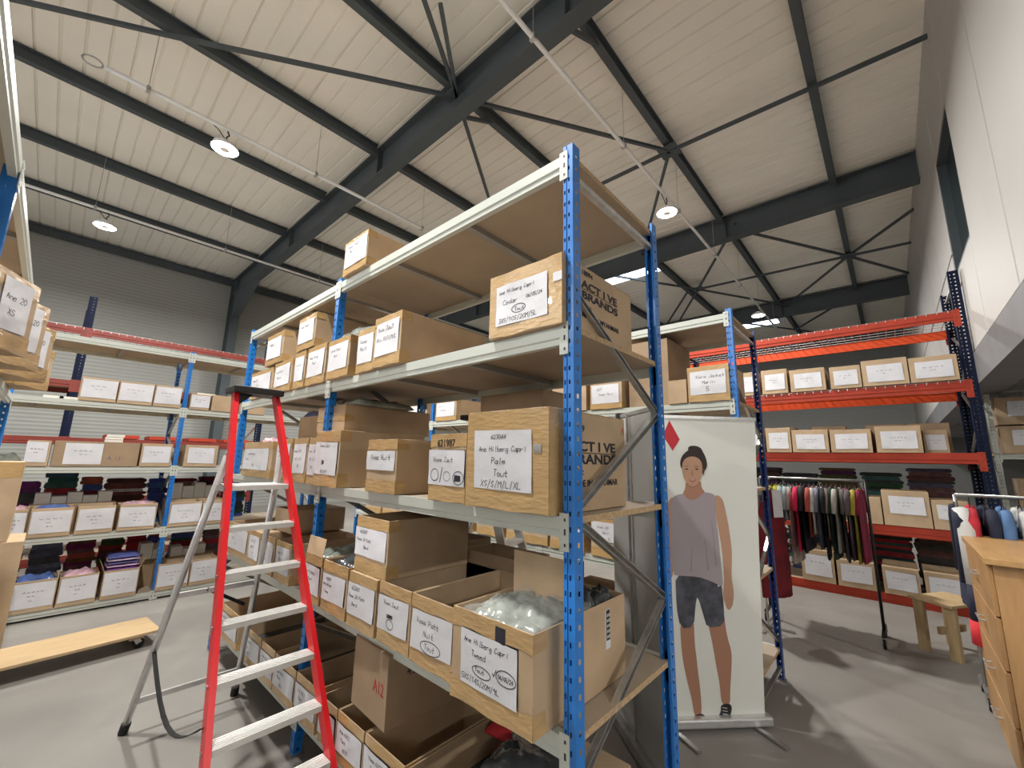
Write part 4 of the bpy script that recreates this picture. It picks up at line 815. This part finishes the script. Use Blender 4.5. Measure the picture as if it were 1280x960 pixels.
# ================================================================== GARMENTS
_hang = None
def garment(label, P, rz, col, L=.62, W=.42, th=.035, sleeve=.3, kind='shirt', group=None, shade=.3, hz=.12, sr=1.0):
    t = thing('hanging_garment', label, 'garment', P, rz, group); mm = mat('cloth_%02x%02x%02x' % tuple(int(255*v) for v in col), col, .85, var=shade, scale=7)
    h = MB(); h.tube([(0,0,.0),(.012,0,.02),(0,0,.035),(-.015,0,.02)], .0025, 5); h.tube([(0,0,0),(0,0,-.05),(-W*.42,0,-hz)], .004, 5); h.tube([(0,0,-.05),(W*.42,0,-hz)], .004, 5)
    h.build('hanger', M['black'], t)
    mb = MB(); nx, nz = 12, 10; s0 = random.random()*9
    for side in (-1, 1):
        vs = []
        for j in range(nz+1):
            v = j/nz; hw = W/2*(.42+.58*min(1, v*6)) * (1+.10*v + .05*math.sin(v*5+s0))
            for i in range(nx+1):
                u = i/nx*2-1; zz = -.055 - (.07*abs(u) if j == 0 else 0) - v*L - (.05*abs(u)*(1-v))
                e = (1-abs(u)**2.5); vs.append((u*hw, side*(th/2*e*(.5+.8*v) + .006*math.sin(u*11+s0+v*2)*v), zz))
        fs = [(j*(nx+1)+i, j*(nx+1)+i+1, (j+1)*(nx+1)+i+1, (j+1)*(nx+1)+i) for j in range(nz) for i in range(nx)]
        mb.add(vs, fs if side > 0 else [f[::-1] for f in fs])
    if sleeve:
        for s in (-1, 1): mb.tube([(s*W*.40,0,-.10),(s*(W*.5+.015),0,-.18),(s*(W*.5+.03),.01,-.12-sleeve)], [.030*sr,.036*sr,.032*sr], 8)
    mb.build('cloth', mm, t, smooth=True); return t
GX, GY0, GY1, GZ = 5.84, .24, 1.22, 1.56
gr = thing('garment_rack', 'chrome garment rail on casters full of colourful shirts', 'garment rack', (GX,(GY0+GY1)/2,0), 0)
Lh = (GY1-GY0)/2
rm = MB(); rm.tube([(0,-Lh,GZ),(0,Lh,GZ)], .014, 10); rm.build('rail', M['galv'], gr, smooth=True)
for s in (-1, 1):
    fm = MB(); fm.tube([(0,s*Lh,.12),(0,s*Lh,GZ)], .014, 8); fm.build('post', M['black'], gr, smooth=True)
    fm = MB(); fm.bar((-.22,s*Lh,.11), (.22,s*Lh,.11), .03, .025); fm.build('base_bar', M['black'], gr)
    for x in (-.2, .2):
        wm = MB(); wm.tube([(x,s*Lh-.012,.045),(x,s*Lh+.012,.045)], .045, 16); wo = wm.build('wheel', M['rubber'], gr)
        wm = MB(); wm.tube([(x,s*Lh-.014,.045),(x,s*Lh+.014,.045)], .018, 10); wm.box((x-.012,s*Lh-.02,.05), (x+.012,s*Lh+.02,.10)); wm.build('caster_fork', M['galv'], wo)
gcols = [((.25,.01,.05),'maroon',.62),((.42,.36,.05),'mustard yellow',.62),((.13,.09,.11),'plum',.6),((.20,.02,.08),'wine',.6),((.12,.11,.10),'charcoal grey',.62),((.42,.40,.36),'beige edged',.55),((.03,.07,.05),'dark green',.62),((.30,.22,.18),'taupe',.45),((.015,.018,.022),'black',.62),((.25,.26,.35),'lilac grey',.55),((.65,.62,.58),'cream',.42),((.45,.08,.06),'rust red',.45),((.02,.022,.035),'midnight',.58),((.015,.016,.02),'black long',.6),((.70,.02,.09),'bright pink',.58),((.48,.40,.36),'pale pink beige',.70),((.35,.45,.48),'pale blue',.32),((.30,.42,.45),'ice blue',.34),((.25,.35,.32),'mint grey',.36),((.42,.38,.02),'yellow',.55),((.35,.30,.02),'olive yellow',.5),((.08,.03,.07),'purple',.25),((.04,.04,.06),'slate',.25)]
for i, (c, n, L_) in enumerate(gcols):
    y = GY0 + .05 + i*(GY1-GY0-.10)/(len(gcols)-1)
    garment('%s garment, %s from the right on the chrome rail' % (n, ORD[i+1] if i < 16 else ['seventeenth','eighteenth','nineteenth','twentieth','twenty-first','twenty-second','twenty-third'][i-16]), (GX, y, GZ+.0), random.uniform(-.10,.10), c, L=L_*1.22, W=.42+.05*(i % 3), sleeve=.22, th=.026, sr=.7, group='garments on the chrome rail')
tg = garment('long crimson garment hanging by the blue post of the rear rack', (5.30,1.03,1.52), .2-PI/4, (.16,.006,.014), L=1.10, W=.34, sleeve=0, th=.08)
B((-.02,-.06,-.36), (.10,-.055,-.08), 'paper_tag', M['paper'], tg)
hk = thing('garment_stand', 'thin dark stand holding the long crimson garment', 'stand', (5.30,1.03,0)); hm = MB(); hm.tube([(.14,.14,0),(.14,.14,1.56),(-.02,-.02,1.56)], .010, 8); hm.build('pole', M['galv'], hk); hm = MB(); hm.bar((-.1,.14,.01),(.36,.14,.01),.03,.02); hm.bar((.14,-.1,.012),(.14,.36,.012),.03,.02); hm.build('foot', M['galv'], hk)
# second garment rack at the right edge
gy, gz = -.42, 1.50
g2 = thing('garment_rack', 'chrome garment rail behind the wooden cabinet at right edge', 'garment rack', (4.95,-1.06,0), 0)
rm = MB(); rm.tube([(0,-.62,gz),(0,.72,gz)], .014, 10); rm.build('rail', M['galv'], g2, smooth=True)
for s in (-.62, .72):
    fm = MB(); fm.tube([(0,s,.12),(0,s,gz)], .013, 8); fm.build('post', M['galv'], g2, smooth=True); fm = MB(); fm.bar((-.15,s,.10), (.25,s,.10), .03, .03); fm.build('base_bar', M['galv'], g2)
    for x in (-.13, .23):
        wm = MB(); wm.tube([(x,s-.012,.045),(x,s+.012,.045)], .045, 16); wo = wm.build('wheel', M['rubber'], g2); wm = MB(); wm.tube([(x,s-.014,.045),(x,s+.014,.045)], .034, 14); wm.box((x-.012,s-.02,.05), (x+.012,s+.02,.10)); wm.build('caster_fork', M['galv'], wo)
g2c = [((.015,.018,.045),'navy jacket with white sleeve',.75),((.55,.03,.045),'coral red and navy tracksuit top',.62),((.016,.02,.045),'navy top',.70),((.10,.2,.4),'sky blue top',.60),((.62,.62,.60),'white top',.62),((.04,.02,.035),'dark plum top',.66),((.018,.03,.04),'dark teal coat',.75),((.6,.6,.6),'light grey sweatshirt',.6),((.02,.02,.03),'black coat',.7)]
for i, (c, n, L_) in enumerate(g2c):
    gg = garment('%s hanging behind the cabinet at right edge' % n, (4.95, -.33-i*.085, gz), random.uniform(-.1,.1), c, L=L_, W=.50, th=.06, sleeve=.50 if i < 2 else .35)
    if i == 0:
        for s in (-1,):
            sm = MB(); sm.tube([(s*.20,-.02,-.10),(s*.27,-.03,-.25),(s*.30,-.03,-.62)], [.05,.055,.05], 10); sm.build('white_sleeve', mat('white_cloth', (.62,.62,.60), .8), gg, smooth=True)
            sm = MB(); sm.tube([(s*.30,-.03,-.62),(s*.31,-.03,-.86)], [.05,.055], 10); sm.build('navy_band', mat('navy_cloth', (.015,.018,.045), .8), gg, smooth=True)
            sm = MB(); sm.tube([(s*.31,-.03,-.86),(s*.31,-.03,-1.02)], [.06,.065], 10); sm.build('red_cuff', mat('coral_cloth', (.65,.03,.04), .8), gg, smooth=True)

# ================================================================== STOOL AND CABINET
st = thing('wooden_stool', 'plain wooden stool standing before the lowest red shelf', 'stool', (6.0,-.25,0), -.55)
bevel(B((-.26,-.17,.455), (.26,.17,.48), 'seat', M['pine'], st), .004)
for s in (-1, 1):
    for q in (-1, 1): B((s*.20-.02, q*.12-.04, 0), (s*.20+.02, q*.12+.04, .455), 'leg', M['pine'], st)
B((-.18,-.015,.18), (.18,.015,.24), 'stretcher', M['pine'], st)
cb = thing('wooden_cabinet', 'oiled wooden drawer cabinet cut by the right edge', 'cabinet', (3.60,-.33,0), 0)
CH = 1.22
B((.03,-.60,.02), (1.12,-.022,CH-.035), 'carcass', M['wood'], cb)
bevel(B((-.02,-.64,CH-.035), (1.17,.012,CH), 'top', M['woodtop'], cb), .004)
for i in range(4):
    z0 = .09 + i*.272
    d_ = bevel(B((.05,-.022,z0), (1.10,-.001,z0+.262), 'drawer', M['wood'], cb), .003)
    hm = MB()
    for hx in (.50, .62): hm.tube([(hx,-.001,z0+.14),(hx,.028,z0+.14)], .005, 6)
    hm.tube([(.47,.028,z0+.14),(.65,.028,z0+.14)], .006, 8); hm.build('handle', M['galv'], d_)
B((.06,-.57,.0), (1.09,-.05,.02), 'plinth', M['black'], cb)
B((.022,-.42,.78), (.03,-.16,1.02), 'paper_notice', M['paper'], cb)
